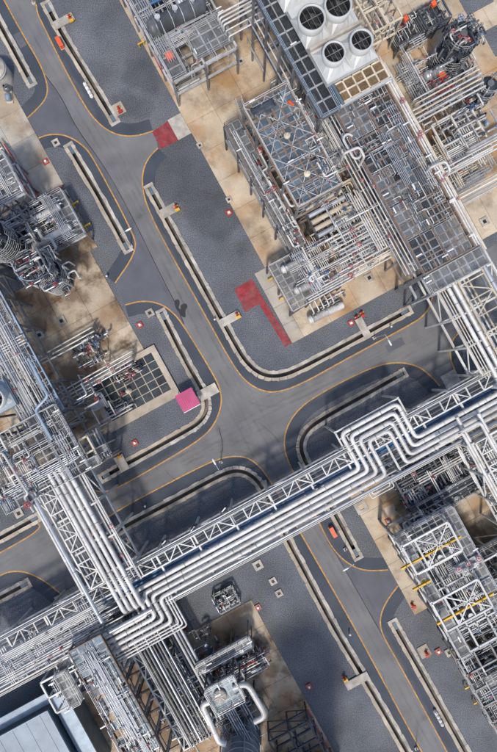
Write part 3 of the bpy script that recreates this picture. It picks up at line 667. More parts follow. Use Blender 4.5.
def vessel_column(label, sx, sy, h, r, m, ring_step, ring_w=.8, name='process_column', cat='column', ringm='grey_steel', rings=True, full=True, hoopm=None):
    u, w_ = UW(sx, sy); t = thing(name, label, cat, u, w_, 0)
    b = MB(); b.lathe((0, 0, 0), (0, 0, 1), [(0, r * 1.12), (.5, r * 1.12), (.5, r), (h - r * .5, r), (h - r * .2, r * .75), (h, r * .02)], 28); obj('shell', b, m, t)
    if rings:      # top platform with manway, vents and davit
        b = MB(); b.lathe((0, 0, h - .1), (0, 0, h), [(0, .3), (0, r + ring_w * .7), (.08, r + ring_w * .7), (.08, .3)], 22); tp = obj('top_platform', b, 'grating_dark', t)
        b = MB()
        for k_ in range(14):
            a0, a1 = k_ * math.pi / 7, (k_ + 1) * math.pi / 7; rr_ = r + ring_w * .68
            for hh in (.5, 1.0): b.bar((math.cos(a0) * rr_, math.sin(a0) * rr_, h + hh), (math.cos(a1) * rr_, math.sin(a1) * rr_, h + hh), .06)
            b.bar((math.cos(a0) * rr_, math.sin(a0) * rr_, h), (math.cos(a0) * rr_, math.sin(a0) * rr_, h + 1), .06)
        obj('railing', b, 'galv', tp)
        b = MB(); b.cyl((0, 0, h), (0, 0, h + .7), .35, seg=12); b.cyl((0, 0, h + .6), (0, 0, h + .72), .5, seg=12); obj('manway', b, 'jacket_dark', t)
        b = MB(); b.tube([(.4, .5, h), (.4, .5, h + 1.1), (r + .5, .9, h + 1.1), (r + .5, .9, 1)], .16, 8); obj('overhead_pipe', b, 'jacket_dark', t)
        b = MB(); b.tube([(-.5, -.4, h), (-.5, -.4, h + .8), (-r - .4, -.9, h + .8), (-r - .4, -.9, 1)], .12, 8); obj('overhead_pipe', b, 'jacket_grey', t)
    z = ring_step; k = 0
    while z < h - .5:
        if rings:
            b = MB(); n = 22; a0 = k * 1.1; sp = 2 * math.pi if full else rnd.uniform(3.2, 5.2); ns = n if full else n - 1
            P = [(a0 + sp * i / (n - (0 if full else 1))) for i in range(n)]
            def ring(rad, zz): return [(math.cos(a) * rad, math.sin(a) * rad, zz) for a in P]
            vs = ring(r + .04, z) + ring(r + ring_w, z) + ring(r + .04, z + .08) + ring(r + ring_w, z + .08)
            fs = []
            for i in range(ns):
                j = (i + 1) % n; fs += [(i, j, n + j, n + i), (2 * n + i, 3 * n + i, 3 * n + j, 2 * n + j), (n + i, n + j, 3 * n + j, 3 * n + i)]
            b.add(vs, fs); pl = obj('platform', b, 'grating_dark', t)
            b = MB()
            for i in range(ns):
                j = (i + 1) % n
                for hh in (.55, 1.1): b.bar((math.cos(P[i]) * (r + ring_w), math.sin(P[i]) * (r + ring_w), z + hh), (math.cos(P[j]) * (r + ring_w), math.sin(P[j]) * (r + ring_w), z + hh), .06)
                if i % 2 == 0: b.bar((math.cos(P[i]) * (r + ring_w), math.sin(P[i]) * (r + ring_w), z), (math.cos(P[i]) * (r + ring_w), math.sin(P[i]) * (r + ring_w), z + 1.1), .06)
            obj('railing', b, ringm, pl)
        if hoopm:
            b = MB(); b.lathe((0, 0, z), (0, 0, z + .16), [(0, r + .01), (0, r + .07), (.16, r + .07), (.16, r + .01)], 28); obj('hoop', b, hoopm, t)
        k += 1; z += ring_step
    for s_ in range(3):
        a = .9 + s_ * 2.0; b = MB(); x, y = math.cos(a) * (r + .25), math.sin(a) * (r + .25)
        b.tube([(x * .8, y * .8, h - r * .8), (x * 1.05, y * 1.05, h - r * .8), (x * 1.05, y * 1.05, .5)], .14, 6); obj('downcomer', b, 'jacket_grey', t)
    b = MB(); x = r + .3
    for s_ in (-.22, .22): b.bar((x * .7, -x * .72 + s_, .1), (x * .7, -x * .72 + s_, h - .8), .06)
    for i in range(int(h / .45)): b.bar((x * .7, -x * .72 - .22, .3 + i * .45), (x * .7, -x * .72 + .22, .3 + i * .45), .05)
    obj('ladder', b, 'galv', t); return t
def pump(label, sx, sy, ang=0, group='pumps on the concrete pads', s=1.0, z=0.1, m='jacket_dark', mm='bluegrey_paint'):
    u, w_ = UW(sx, sy, z + .6); t = thing('pump', label, 'pump', u, w_, z, group, GA + ang)
    b = MB(); b.box(-1.1 * s, 1.1 * s, -.4 * s, .4 * s, 0, .25 * s); obj('baseplate', b, 'concrete', t)
    b = MB(); b.lathe((-1.0 * s, 0, .75 * s), (.1 * s, 0, .75 * s), [(0, .2 * s), (.05 * s, .33 * s), (.85 * s, .35 * s), (.85 * s, .28 * s), (1.05 * s, .12 * s)], 10)
    for k in range(4): b.lathe((-.9 * s + k * .2 * s, 0, .75 * s), (-.85 * s + k * .2 * s, 0, .75 * s), [(0, .38 * s), (.05 * s, .38 * s)], 10)
    obj('motor', b, mm, t)
    b = MB(); b.lathe((.25 * s, 0, .75 * s), (.8 * s, 0, .75 * s), [(0, .2 * s), (.1 * s, .42 * s), (.4 * s, .42 * s), (.55 * s, .22 * s)], 12); b.cyl((.5 * s, 0, .9 * s), (.5 * s, 0, 1.6 * s), .13 * s, seg=8); b.cyl((.5 * s, 0, 1.5 * s), (.5 * s, 0, 1.6 * s), .24 * s, seg=8); obj('casing', b, m, t)
    b = MB(); b.tube([(.8 * s, 0, .75 * s), (1.6 * s, 0, .75 * s), (1.6 * s, 0, 1.9 * s)], .14 * s, 8); obj('suction_pipe', b, 'jacket_grey', t)
    return t

# ------------------------------------------------------------------ pipe bridges
def bridge(name, label, r, axis, tiers, bent, m, band=None, bandm=None, n_diag=2.2):
    o = ((r[0] + r[1]) / 2, (r[2] + r[3]) / 2); t = thing(name, label, 'pipe rack', o[0], o[1]); q = loc_rect(o, r)
    if axis == 'u': a0, a1, c0, c1 = q
    else: c0, c1, a0, a1 = q
    P = (lambda a, c, z: (a, c, z)) if axis == 'u' else (lambda a, c, z: (c, a, z))
    st = frange(a0, a1, bent); top = tiers[-1]
    for s_ in st:
        for c in (c0 + .15, c1 - .15): ubox('column', t, P(s_, c, (top - .05) / 2), (.3, .3, top - .05), m)
        for z in tiers: beam('cross_beam', t, P(s_, c0 + .3, z - .2), P(s_, c1 - .3, z - .2), .26, .36, m)
        
        for cc, sg in ((c0, 1), (c1, -1)): b = MB(); b.bar(P(s_, cc + sg * .3, tiers[0] - 2.2), P(s_, cc + sg * 1.9, tiers[0] - .4), .14); obj('knee_brace', b, m, t)
    for z in tiers:
        for c in (c0 + .15, c1 - .15):
            for i in range(len(st) - 1): beam('edge_beam', t, P(st[i] + .15, c, z - .2), P(st[i + 1] - .15, c, z - .2), .24, .34, m)
    for i in range(len(st) - 1):
        for c in (c0 + .15, c1 - .15):
            if i % 2 == 0:
                b = MB(); b.bar(P(st[i], c, tiers[0] - .4), P((st[i] + st[i + 1]) / 2, c, 1.2), .14) if False else b.bar(P(st[i] + .1, c, tiers[0]), P(st[i + 1] - .1, c, tiers[-1] - .4), .14); obj('brace', b, m, t)
    if band:
        b0, b1 = band; bm = bandm or m; z = top + .22
        x0 = b0 - (o[1] if axis == 'u' else o[0]); x1 = b1 - (o[1] if axis == 'u' else o[0])
        pan = frange(a0, a1, n_diag)
        for x in (x0, x1):
            for i in range(len(pan) - 1): beam('chord', t, P(pan[i], x, z), P(pan[i + 1], x, z), .2, .24, bm)
        for i, p in enumerate(pan):
            beam('strut', t, P(p, x0, z + .02), P(p, x1, z + .02), .16, .2, bm)
            if i < len(pan) - 1 and i % 3 != 2:
                b = MB(); d = (P(p, x0, z + .04), P(pan[i + 1], x1, z + .04)) if i % 3 == 0 else (P(p, x1, z + .04), P(pan[i + 1], x0, z + .04)); b.bar(*d, .14); obj('diagonal', b, bm, t)
    return t
ZA = 9.2
wA1 = (UW(0, 638, ZA)[1] + UW(481, 376, ZA)[1]) / 2; wA0 = (UW(0, 695, ZA)[1] + UW(467, 437, ZA)[1]) / 2
uL = UW(-30, 660, ZA)[0]; uR = UW(540, 370, ZA)[0]
bridge('pipe_rack', 'long white steel pipe bridge crossing over both roads with an expansion loop', (uL, uR, wA0, wA1), 'u', [5.8, ZA], 6.2, 'white_steel', (wA1 - 1.95, wA1 - .12), None, 2.1)
# big insulated pipes with expansion loop and jog
zP = ZA + .38; du_ = 0.83
def wA(dv): return wA1 - dv
pw = [wA(3.25 + i * du_) for i in range(4)]
jog_u = [UW(138, 597, zP)[0] + i * .86 for i in range(4)]; jog_w = [UW(150, 613, zP)[1] - i * .84 for i in range(4)]
lpL = [UW(341, 434, zP)[0] + i * .95 for i in range(4)]; lpR = [UW(398, 405, zP)[0] - i * .95 for i in range(4)]; lpW = [UW(341, 434, zP)[1] - i * .9 for i in range(4)]
uend = UW(99, 664, zP)[0]; names = ('outermost', 'second', 'third', 'innermost')
turn_u = [UW(461, 407, zP)[0] + (3 - i) * .0 + i * -.0 for i in range(4)]
for i in range(4):
    p = [(uend, jog_w[i], zP), (jog_u[i], jog_w[i], zP), (jog_u[i], pw[i], zP), (lpL[i], pw[i], zP), (lpL[i], lpW[i], zP), (lpR[i], lpW[i], zP), (lpR[i], pw[i], zP)]
    ue = UW(458, 411, zP)[0] - (i * .0) + i * -.75
    p += [(ue, pw[i], zP), (ue, pw[i] - 1.2 - (3 - i) * .0, zP)] if i < 0 else [(uR + 1, pw[i], zP)]
    gpipe('pipe', f'thick silver insulated pipe of the long bridge, {names[i]} of its expansion loop', 'pipe', p, .31, 'jacket', None, 12, .8, 2.4)
gpipe('pipe', 'grey insulated pipe along the edge of the long bridge beside its thick silver pipes', 'pipe', [(jog_u[3] + 1, wA(6.62), zP - .1), (uR, wA(6.62), zP - .1)], .2, 'jacket_grey', None, 10, None, 2)
for i in range(3):
    gpipe('pipe', 'thin white pipe beside the thick jogging pipes of the bridge', 'pipe', [(uend, jog_w[3] - .65 - i * .42, zP), (jog_u[3] + .75 + i * .42, jog_w[3] - .65 - i * .42, zP), (jog_u[3] + .75 + i * .42, pw[3] - .4, zP), (jog_u[3] + .75 + i * .42, pw[3] - .4, zP - 3)], .13, 'jacket', 'thin pipes beside the jogging pipes', 8, .4, 2)
# loop support frame
t = thing('support_frame', 'white steel frame carrying the expansion loop beyond the long bridge', 'frame', (lpL[0] + lpR[0]) / 2, lpW[0], 0)
o = ((lpL[0] + lpR[0]) / 2, lpW[0]); ll = lpL[0] - .6 - o[0]; lr = lpR[0] + .6 - o[0]; dn = wA1 - lpW[0]
for a in (ll, lr):
    ubox('column', t, (a, .5, (ZA - .1) / 2), (.28, .28, ZA - .1), 'white_steel'); beam('beam', t, (a, .36, ZA - .15), (a, dn, ZA - .15), .22, .3, 'white_steel')
beam('beam', t, (ll + .14, .5, ZA - .15), (lr - .14, .5, ZA - .15), .22, .3, 'white_steel')
for k in (.3, .6): beam('beam', t, (ll + .14, .5 - 2.4 * k * 1.6, ZA - .2), (lr - .14, .5 - 2.4 * k * 1.6, ZA - .2), .2, .25, 'white_steel')
for k in range(4):
    a = ll + (lr - ll) * (k + .5) / 4; beam('beam', t, (a, .4, ZA - .45), (a, dn, ZA - .45), .16, .2, 'white_steel')
# lower tier of bridge: blue line and small bore pipes
wb = (UW(182, 556, 6.3)[1] + UW(249, 521, 6.3)[1]) / 2
for i in range(2): gpipe('pipe', 'blue painted pipe on the lower tier of the long bridge', 'pipe', [(uL, wb - i * .5, 6.15), (uR, wb - i * .5, 6.15)], .21, 'blue_paint', 'blue pipes under the bridge', 8, None, 3)
for i in range(7):
    gpipe('pipe', 'thin silver pipe under the truss of the long bridge', 'pipe', [(uL, wb + .45 + i * .33, 6.1 + .05 * (i % 2)), (uR, wb + .45 + i * .33, 6.1 + .05 * (i % 2))], (.07, .11, .09, .12)[i % 4], ('jacket_grey', 'jacket', 'jacket_dark', 'jacket')[i % 4], 'small pipes under the bridge truss', 6, None, 2.2)
for i in range(5):
    gpipe('pipe', 'grey pipe hidden below the thick silver pipes of the long bridge', 'pipe', [(uL, wb - 1.1 - i * .7, 6.15), (uR, wb - 1.1 - i * .7, 6.15)], .18, ('jacket_grey', 'jacket_dark')[i % 2], 'lower pipes of the long bridge', 6, None, 2.2)
for i in range(2): gpipe('cable_tray', 'white rail conduit running along the south edge of the long bridge', 'conduit', [(uL, wA(7.0 + i * .34), ZA + .1 - i * .5), (uR, wA(7.0 + i * .34), ZA + .1 - i * .5)], .08, 'white_steel', 'edge conduits of the bridge', 6)
for i in range(2): gpipe('pipe', 'thin white pipe along the north edge of the long bridge', 'pipe', [(uL, wA(-.28 + i * .5), ZA + .5), (uR, wA(-.28 + i * .5), ZA + .5)], .09, 'jacket', 'edge pipes of the bridge', 6, None, 2)
# left end: more small pipes and cross members above the tier
for i in range(9):
    gpipe('pipe', 'white pipe lying across the left end of the long bridge', 'pipe', [(uL, wA(2.4 + i * .52), ZA + .25), (jog_u[0] - 3.2 - (i % 3) * 1.1, wA(2.4 + i * .52), ZA + .25), (jog_u[0] - 3.2 - (i % 3) * 1.1, wA(2.4 + i * .52), ZA - 2)], (.1, .15, .08)[i % 3], ('jacket', 'jacket_grey', 'jacket')[i % 3], 'pipes on the left end of the bridge', 6, None, 1.6)
# small loops on the south side
for (sx, sy, n) in ((368, 488, 3), (424, 449, 2)):
    u, w_ = UW(sx, sy, ZA)
    for i in range(n):
        k = i * .42
        gpipe('pipe', 'thin white pipe bent in a square loop off the side of the long bridge', 'pipe', [(u - .2 + k, wA0 + .3, ZA), (u - .2 + k, w_ - 1.6 + k, ZA), (u + 3.4 - k, w_ - 1.6 + k, ZA), (u + 3.4 - k, wA0 + .3, ZA)], .1, 'jacket', 'small loops off the bridge', 6, .3, 1.2)
# valve platforms sticking out north of the bridge
for (x, y) in ((223, 512), (192, 531), (163, 545)):
    u, w_ = UW(x, y, ZA); t = thing('valve_station', 'small dark valve station hanging off the truss of the long bridge', 'valve station', u, w_, 7.2, 'valve stations on the bridge')
    b = MB(); b.box(-.7, .7, -.9, .3, 0, .1); obj('bracket', b, 'dark_steel', t)
    for k in range(3): valve(t, (-.4 + k * .4, -.3 + .1 * k, .5), (1, .3), .1, 'galv', 'dark_steel')
    fixture(t, .2, .2, 1.9, .4)

ZB = 11.4
uB0 = UW(30, 500, ZB)[0]; uB1 = UW(97, 500, ZB)[0]; wB1 = UW(60, 480, ZB)[1]; wB0 = wA(5.4)
bandB = (UW(43, 500, ZB)[0], UW(60, 500, ZB)[0])
bridge('pipe_rack', 'white pipe rack running from the dark deck to the left part of the long bridge', (uB0, uB1, wA1 + .4, wB1), 'w', [7.0, ZB], 4.6, 'white_steel', bandB, None, 2.0)
for i in range(4):
    u = UW(61, 500, ZB + .3)[0] + .25 + i * .83
    gpipe('pipe', 'thick white insulated pipe running down the short rack into the long bridge', 'pipe', [(u, wB1 + 2, ZB + .3), (u, wA(4.6) - i * .05, ZB + .3), (u, wA(4.6) - i * .05, 9)], .30, 'jacket', 'four thick pipes of the short rack', 12, .6, 2.4)
u = UW(38, 505, ZB + .6)[0]
gpipe('pipe', 'silver-grey thick pipe along the open edge of the short rack', 'pipe', [(u, wB1 + 3, ZB + .6), (u, wA(4.2), ZB + .6)], .28, 'jacket_grey', None, 12, .8, 2.2)
gpipe('pipe', 'silver-grey thick pipe lying across the end of the long bridge', 'pipe', [(*UW(152, 609, ZA + .9), ZA + .9), (UW(68, 652, ZA + .9)[0], UW(152, 609, ZA + .9)[1], ZA + .9), (UW(68, 652, ZA + .9)[0], UW(152, 609, ZA + .9)[1] - 1.6, ZA + .9), (UW(68, 652, ZA + .9)[0], UW(152, 609, ZA + .9)[1] - 1.6, ZA - 2)], .28, 'jacket_grey', None, 12, .8, 2.2)
for i in range(5):
    u = UW(86, 500, ZB)[0] + i * .36
    gpipe('pipe', 'thin grey pipe beside the four thick pipes of the short rack', 'pipe', [(u, wB1 + 1, ZB - .2 - .5 * (i % 2)), (u, wA(.5) - i * .3, ZB - .2 - .5 * (i % 2))], (.08, .13, .1)[i % 3], ('jacket_grey', 'jacket', 'galv')[i % 3], 'thin pipes of the short rack', 6, None, 1.1, 1)
for i in range(6):
    u = bandB[0] - 1.2 + i * .55; gpipe('pipe', 'grey pipe below the lattice of the short rack', 'pipe', [(u, wB1, 7.35), (u, wA(.2), 7.35)], .14, ('jacket_grey', 'jacket', 'jacket_dark')[i % 3], 'pipes below the lattice of the short rack', 6, None, 2)

ZC = 11.4
uC0 = UW(430, 280, ZC)[0]; uC1 = UW(500, 275, ZC)[0]; wC1 = UW(432, 273, ZC)[1]
bandC = (UW(459, 285, ZC)[0], UW(490, 285, ZC)[0])
bridge('pipe_rack', 'cream and white pipe rack crossing the road from the tall decked spine', (uC0, uC1, wA1 + .4, wC1 + 1.5), 'w', [7.0, ZC], 4.8, 'white_steel', bandC, 'cream_steel', 2.3)
for i in range(2):
    u = UW(446, 284, ZC + .3)[0] + i * .92
    gpipe('pipe', 'thick white insulated pipe running side by side along the cream rack', 'pipe', [(u, wC1 + 3, ZC + .3), (u, wA(2.2 + i), ZC + .3), (u, wA(2.2 + i), 8)], .28, 'jacket', 'pair of thick pipes on the cream rack', 12, .7, 2.4)
u = UW(478, 255, ZC + .4)[0]
gpipe('pipe', 'thick silver pipe on the far side of the cream lattice rack', 'pipe', [(u, wC1 + 3, ZC + .4), (u, wA(1.4), ZC + .4)], .32, 'jacket_grey', None, 12, .7, 2.4)
for i in range(4):
    u = UW(432, 280, ZC)[0] + i * .38; gpipe('pipe', 'thin cream pipe along the near edge of the cream rack', 'pipe', [(u, wC1 + 1, ZC + .15), (u, wA(.2), ZC + .15)], .08, ('cream_steel', 'jacket')[i % 2], 'edge pipes of the cream rack', 6, None, 1.4)
for i in range(6):
    u = bandC[0] + .2 + i * .62; gpipe('pipe', 'grey pipe below the lattice of the cream rack', 'pipe', [(u, wC1 + 1, 7.35), (u, wA(.2), 7.35)], .15, ('jacket_grey', 'jacket', 'cream_steel')[i % 3], 'pipes below the cream lattice', 6, None, 2)
# rack going on south-east from the bridge
uD0 = UW(466, 445, ZC)[0]; uD1 = uD0 + 7; wD0 = UW(540, 560, ZC)[1]
bridge('pipe_rack', 'white rack leading away beside the dark valve machinery under yellow crane beams', (uD0, uD1, wD0, wA0 - .4), 'w', [7.0, ZC], 4.4, 'white_steel', (uD0 + 1.2, uD0 + 3.0), None, 1.8)
for i in range(4):
    u = uD0 + .3 + i * .62 + (0 if i < 2 else 1.6)
    gpipe('pipe', 'silver pipe turning off the long bridge onto the south-east rack', 'pipe', [(u, wA(2.6 + i * .5), ZC - .6), (u, wD0, ZC - .6)] if i % 2 else [(u - 3.5, wA(4.9), ZC + .35), (u, wA(4.9), ZC + .35), (u, wD0, ZC + .35)], .26, 'jacket', 'pipes of the south-east rack', 10, .7, 2)

# ------------------------------------------------------------------ north-east process block
# unit at the top with grey vessels
rT = rect((171, 78), (237, 47), (150, -45), z=7)
steel_frame('process_structure', 'grey steel process structure with dark horizontal vessels beside the tan pad', 'structure', rT, [3.6, 7.0], 4.4, 4.6, 'grey_steel', 'galv',
            decks=[((rT[0], rT[0] + 2.3, rT[2], rT[3]), 7.0, 'grating'), ((rT[0] + 4.7, rT[1], rT[2] + 1.0, rT[2] + 5.6), 7.0, 'grating'), ((rT[0] + 2.5, rT[1] - 1, rT[2] + 6, rT[3]), 3.6, 'grating_dark')], fixtures=3)
exchanger('large dark grey drum lying across the top-deck structure', (148, 31), (205, 2), 7.6, 1.25, 'jacket_dark', name='horizontal_drum', cat='drum', base=3.7)
exchanger('slim grey drum lying below the large dark drum', (152, 44), (186, 26), 5.2, .5, 'jacket_dark', name='horizontal_drum', cat='drum', base=3.7)
exchanger('grey drum with ribbed jacket at the top edge of the vessel structure', (176, 4), (214, -16), 7.2, .8, 'jacket_grey', name='horizontal_drum', cat='drum', base=3.7)
spipe('dark red pipe snaking between the drums of the vessel structure', [(156, 50, 6), (190, 32, 6), (186, 24, 6)], .16, 'red_paint', valves=2)
spipe('teal blue pipe bend at the top of the vessel structure', [(150, 4, 8), (163, -2, 8), (160, -8, 8)], .2, 'blue_paint')
b = MB(); b.box(-.5, .5, -.55, .55, 0, .5); u, w_ = UW(169, 55, 7.6); gobj('junction_box', b, 'orange_paint', 'orange-red square box on the corner deck of the vessel structure', 'box', u, w_, 7.06)
jumble(rT, 3.9, 7.5, 34, 'small pipework threaded through the dark vessel structure', (.05, .12), ('jacket_grey', 'galv', 'jacket', 'jacket_dark'), .7)
for i in range(4):
    a = UW(176, 70 + i * 3.5, 5); gpipe('pipe', 'bare pipe sloping out below the corner of the vessel structure', 'pipe', [(a[0] - .6, a[1] - .2, 4.5 - i * .6), (a[0] + 3.6, a[1] - .2, 4.5 - i * .6)], .16, ('dark_steel', 'galv')[i % 2], 'bare pipes under the vessel structure', 8)
# pipes crossing from vessel structure to the walkway
rowpipes('white pipe in the bundle between the vessel structure and the long walkway', 'bundle to the walkway', (218, 15), (262, -8), 9, 4, .55, .14, 'jacket', 'u', 1.5, 1.2)
rowpipes('slim silver pipe crossing above the tan pad towards the walkway', 'slim pipes above the pad', (226, 31), (268, 8), 8.4, 2, .9, .11, 'jacket', 'u', 1.5, 1.0)
rowpipes('slim silver pipe running beside the long dark walkway', 'pipes beside the walkway', (248, 18), (288, 90), 8.5, 3, .75, .11, ('jacket_grey', 'jacket'), 'w', 1.5, 2)
jumble(rect((245, 0), (275, -10), (262, 62), (300, 95), z=7), 3, 8, 26, 'narrow strip of pipework beside the long dark walkway', (.05, .13), ('jacket_grey', 'jacket', 'galv'), .5, .3, 5)

# long walkway
rW = rect((256, -30), (279, -40), (317, 119), (333, 112), z=15)
uw0 = UW(292, 64, 15)
rW = (UW(258, 2, 15)[0], UW(258, 2, 15)[0] + 2.6, UW(325, 117, 15)[1], UW(255, -40, 15)[1])
steel_frame('walkway', 'long dark grated walkway with blue-grey handrails beside the fan cooler', 'walkway', rW, [8.0, 15.0], 2.6, 4.0, 'grey_steel', 'dark_steel', decks=[(rW, 15.0, 'grating_dark', 1.3, 2.0)], railm='bluegrey_paint', fixtures=4)
gpipe('cable_tray', 'dark cable tray between the long walkway and the fan cooler', 'cable tray', [(rW[1] + .55, rW[2], 15.6), (rW[1] + .55, rW[3], 15.6)], .3, 'slate_wall', None, 4)

# fan cooler on stilts
ZF = 17.0
rF = (UW(328, 82, ZF)[0], UW(378, 52, ZF)[0], UW(328, 82, ZF)[1], UW(265, -35, ZF)[1])
oF = ((rF[0] + rF[1]) / 2, (rF[2] + rF[3]) / 2)
t = thing('air_cooler', 'white air cooler with four round fan stacks beside the long dark walkway', 'air cooler', oF[0], oF[1])
q = loc_rect(oF, rF)
b = MB(); b.box(q[0], q[1], q[2], q[3], ZF - 1.4, ZF - .5); obj('plenum', b, 'hood_white', t)
for a in frange(q[0] + .3, q[1] - .3, 3.5):
    for c in frange(q[2] + .3, q[3] - .3, 5): ubox('leg', t, (a, c, (ZF - 1.4) / 2), (.3, .3, ZF - 1.4), 'grey_steel')
def fan(t, u, w_, z, r, nb=6, hood=None):
    if hood:   # pyramidal hood rising from the plenum to the ring
        hu, hw = hood; n = 16; base = []
        for k in range(n):
            a = 2 * math.pi * k / n; x, y = math.cos(a), math.sin(a); s = 1 / max(abs(x), abs(y)); base.append((u + x * s * hu, w_ + y * s * hw, z - .5))
        top = [(u + math.cos(2 * math.pi * k / n) * (r + .12), w_ + math.sin(2 * math.pi * k / n) * (r + .12), z + .35) for k in range(n)]
        b = MB(); b.rings([base, top], False, False, False); obj('hood', b, 'hood_white', t)
    b = MB(); R1 = r + .14
    b.lathe((u, w_, z), (u, w_, z + 1), [(.3, R1), (1.6, R1 + .12), (1.6, r + .04), (.3, r), (0.0, r)], 32, False); fr = obj('fan_stack', b, 'hood_white', t)
    b = MB(); b.lathe((u, w_, z), (u, w_, z + 1), [(.25, .01), (.2, r - .03), (1.45, r - .01), (1.45, r - .03), (.22, r - .05)], 28, False); obj('fan_well_shade', b, 'black', fr)  # black lining and floor paint the shade deep inside the stack
    b = MB(); b.cyl((u, w_, z + .3), (u, w_, z + .6), .18, seg=12); obj('hub', b, 'rubber', fr)
    for k in range(nb):
        a = 2 * math.pi * k / nb + .3; d = Vector((math.cos(a), math.sin(a), 0)); n = Vector((-d.y, d.x, 0)); b = MB(); c = Vector((u, w_, z + .5))
        b.add([c + d * .2 + n * .1 + Vector((0, 0, .05)), c + d * .2 - n * .1, c + d * (r - .08) - n * .2 - Vector((0, 0, .04)), c + d * (r - .08) + n * .2 + Vector((0, 0, .08))] + [c + d * .2 + n * .1 + Vector((0, 0, .02)), c + d * .2 - n * .1 - Vector((0, 0, .03)), c + d * (r - .08) - n * .2 - Vector((0, 0, .07)), c + d * (r - .08) + n * .2 + Vector((0, 0, .05))],
              [(0, 1, 2, 3), (7, 6, 5, 4), (0, 4, 5, 1), (1, 5, 6, 2), (2, 6, 7, 3), (3, 7, 4, 0)]); obj('blade', b, 'black', fr)
    b = MB()
    for s_ in (-.45, .0, .45): L = math.sqrt(max(.01, 1 - s_ * s_)) * r; b.bar((u + s_ * r, w_ - L, z + 1.42), (u + s_ * r, w_ + L, z + 1.42), .028)
    L = r * .97; b.bar((u - L, w_, z + 1.35), (u + L, w_, z + 1.35), .07); obj('fan_guard', b, 'grey_steel', fr)
for (x, y, r_) in ((333, 57, 1.22), (360, 45, 1.22), (311, 23, 1.5), (337, 10, 1.5), (289, -14, 1.5), (315, -27, 1.5)):
    u, w_ = UW(x, y, ZF + .5); hw = 2.1 if r_ < 1.3 else 2.25
    fan(t, u - oF[0], w_ - oF[1], ZF, r_, 6, ((q[1] - q[0]) / 4 - .05, hw - .1))
cw = UW(333, 57, ZF)[1] - oF[1] + 2.05
b = MB(); b.box(q[0] - .1, q[1] + .1, cw, cw + .35, ZF - 1.3, ZF + .15); obj('divider', b, 'concrete_pale', t)
# tube bundle in front of the fans: ten brown panels
t2 = thing('tube_bundle', 'cream framed tube bundle with ten brown panels in front of the fan cooler', 'tube bundle', *UW(361, 82, 15.5), 0)
o2 = UW(360, 79, 15.5); wB_, hB_ = 7.0, 2.5
for i in range(6): ubox('frame_bar', t2, (-wB_ / 2 + wB_ * i / 5, 0, 15.5), (.2, hB_, .3), 'cream_steel')
for j in range(3):
    for i in range(5): ubox('frame_bar', t2, (-wB_ / 2 + wB_ * (i + .5) / 5, -hB_ / 2 + hB_ * j / 2, 15.5), (wB_ / 5 - .2, .2, .28), 'cream_steel')
for i in range(5):
    for j in range(2): ubox('bundle_panel', t2, (-wB_ / 2 + wB_ * (i + .5) / 5, -hB_ / 4 + hB_ / 2 * j, 15.45), (wB_ / 5 - .2, hB_ / 2 - .2, .12), 'bundle')
b = MB(); b.box(-wB_ / 2 - .4, wB_ / 2 + .4, -hB_ / 2 - .42, -hB_ / 2 - .12, 15.1, 15.7); obj('header_box', b, 'hood_white', t2)
for a in (-wB_ / 2, 0, wB_ / 2): ubox('leg', t2, (a, 0, 7.65), (.3, .3, 15.3), 'grey_steel')

# tall decked spine
ZS = 14.0
rS = (UW(345, 128, ZS)[0], UW(452, 205, ZS)[0], UW(447, 262, ZS)[1], UW(365, 92, ZS)[1])
dS = []
nw = (rS[3] - rS[2])
for k in range(5):
    a = rS[2] + nw * k / 5; c = rS[2] + nw * (k + 1) / 5
    dS.append(((rS[0], rS[0] + (rS[1] - rS[0]) * .48, a, c - .15), ZS, ('grating_dark', 'grating', 'grating')[k % 3], 1.3, 1.3, .04)); dS.append(((rS[0] + (rS[1] - rS[0]) * .52, rS[1] - .3, a, c - .15), ZS, ('grating', 'grating_dark', 'grating_blue')[k % 3], 1.3, 1.3, .04))
steel_frame('process_structure', 'tall spine of grated decks on rusty brown beams below the fan cooler', 'structure', rS, [5.0, 9.5, ZS], 3.9, 3.6, 'grey_steel', 'rust_steel', .3, .3, dS, rail=False, fixtures=2, curb='rust_steel', cd=2)
# lower front platform of the spine
rS2 = rect((393, 250), (476, 243), (417, 279), z=12.5); rS2 = (rS[0] + .0, rS[1] + 1.2, rS[2] - 2.8, rS[2] - .3)
steel_frame('end_platform', 'railed grating platform at the road end of the tall spine', 'platform', rS2, [7, 12.6], 4.4, 2.5, 'grey_steel', 'galv', decks=[(rS2, 12.6, 'grating', 1.2, 1.2)], fixtures=2)
jumble((rS[0] + .3, rS[1] - .3, rS[2] + 5, rS[3]), ZS + .2, ZS + .9, 40, 'silver pipework with valves lying on the deck of the tall spine', (.04, .08), ('jacket_grey', 'galv', 'jacket', 'jacket_dark'), .15, .9, 3.0)
bundles((rS[0], rS[1], rS[2] + 4.5, rS[3]), ZS + .2, ZS + .8, 12, 'long slim lines laid in banks on the deck of the tall spine', ('galv', 'jacket_grey', 'jacket', 'jacket_dark'), .15, (.03, .07), frac=(.15, .4))
bundles(rS, 9.8, 13, 20, 'silver lines inside the tall spine below its deck', ('jacket', 'jacket_grey'), .3, (.05, .12))
jumble((rS[0], rS[1], rS[2], rS[3]), 6, 13, 40, 'grey pipework seen through the gratings of the tall spine', (.08, .2), ('jacket_grey', 'jacket_dark', 'jacket'), .4, .2, 8)
u = rS[1] + .35
gpipe('edge_beam', 'long cream beam along the outer edge of the tall spine', 'beam', [(u + .6, rS[2] - 1, ZS + .4), (u + .6, rS[3] + 2, ZS + .4)], .22, 'cream_steel', None, 4)
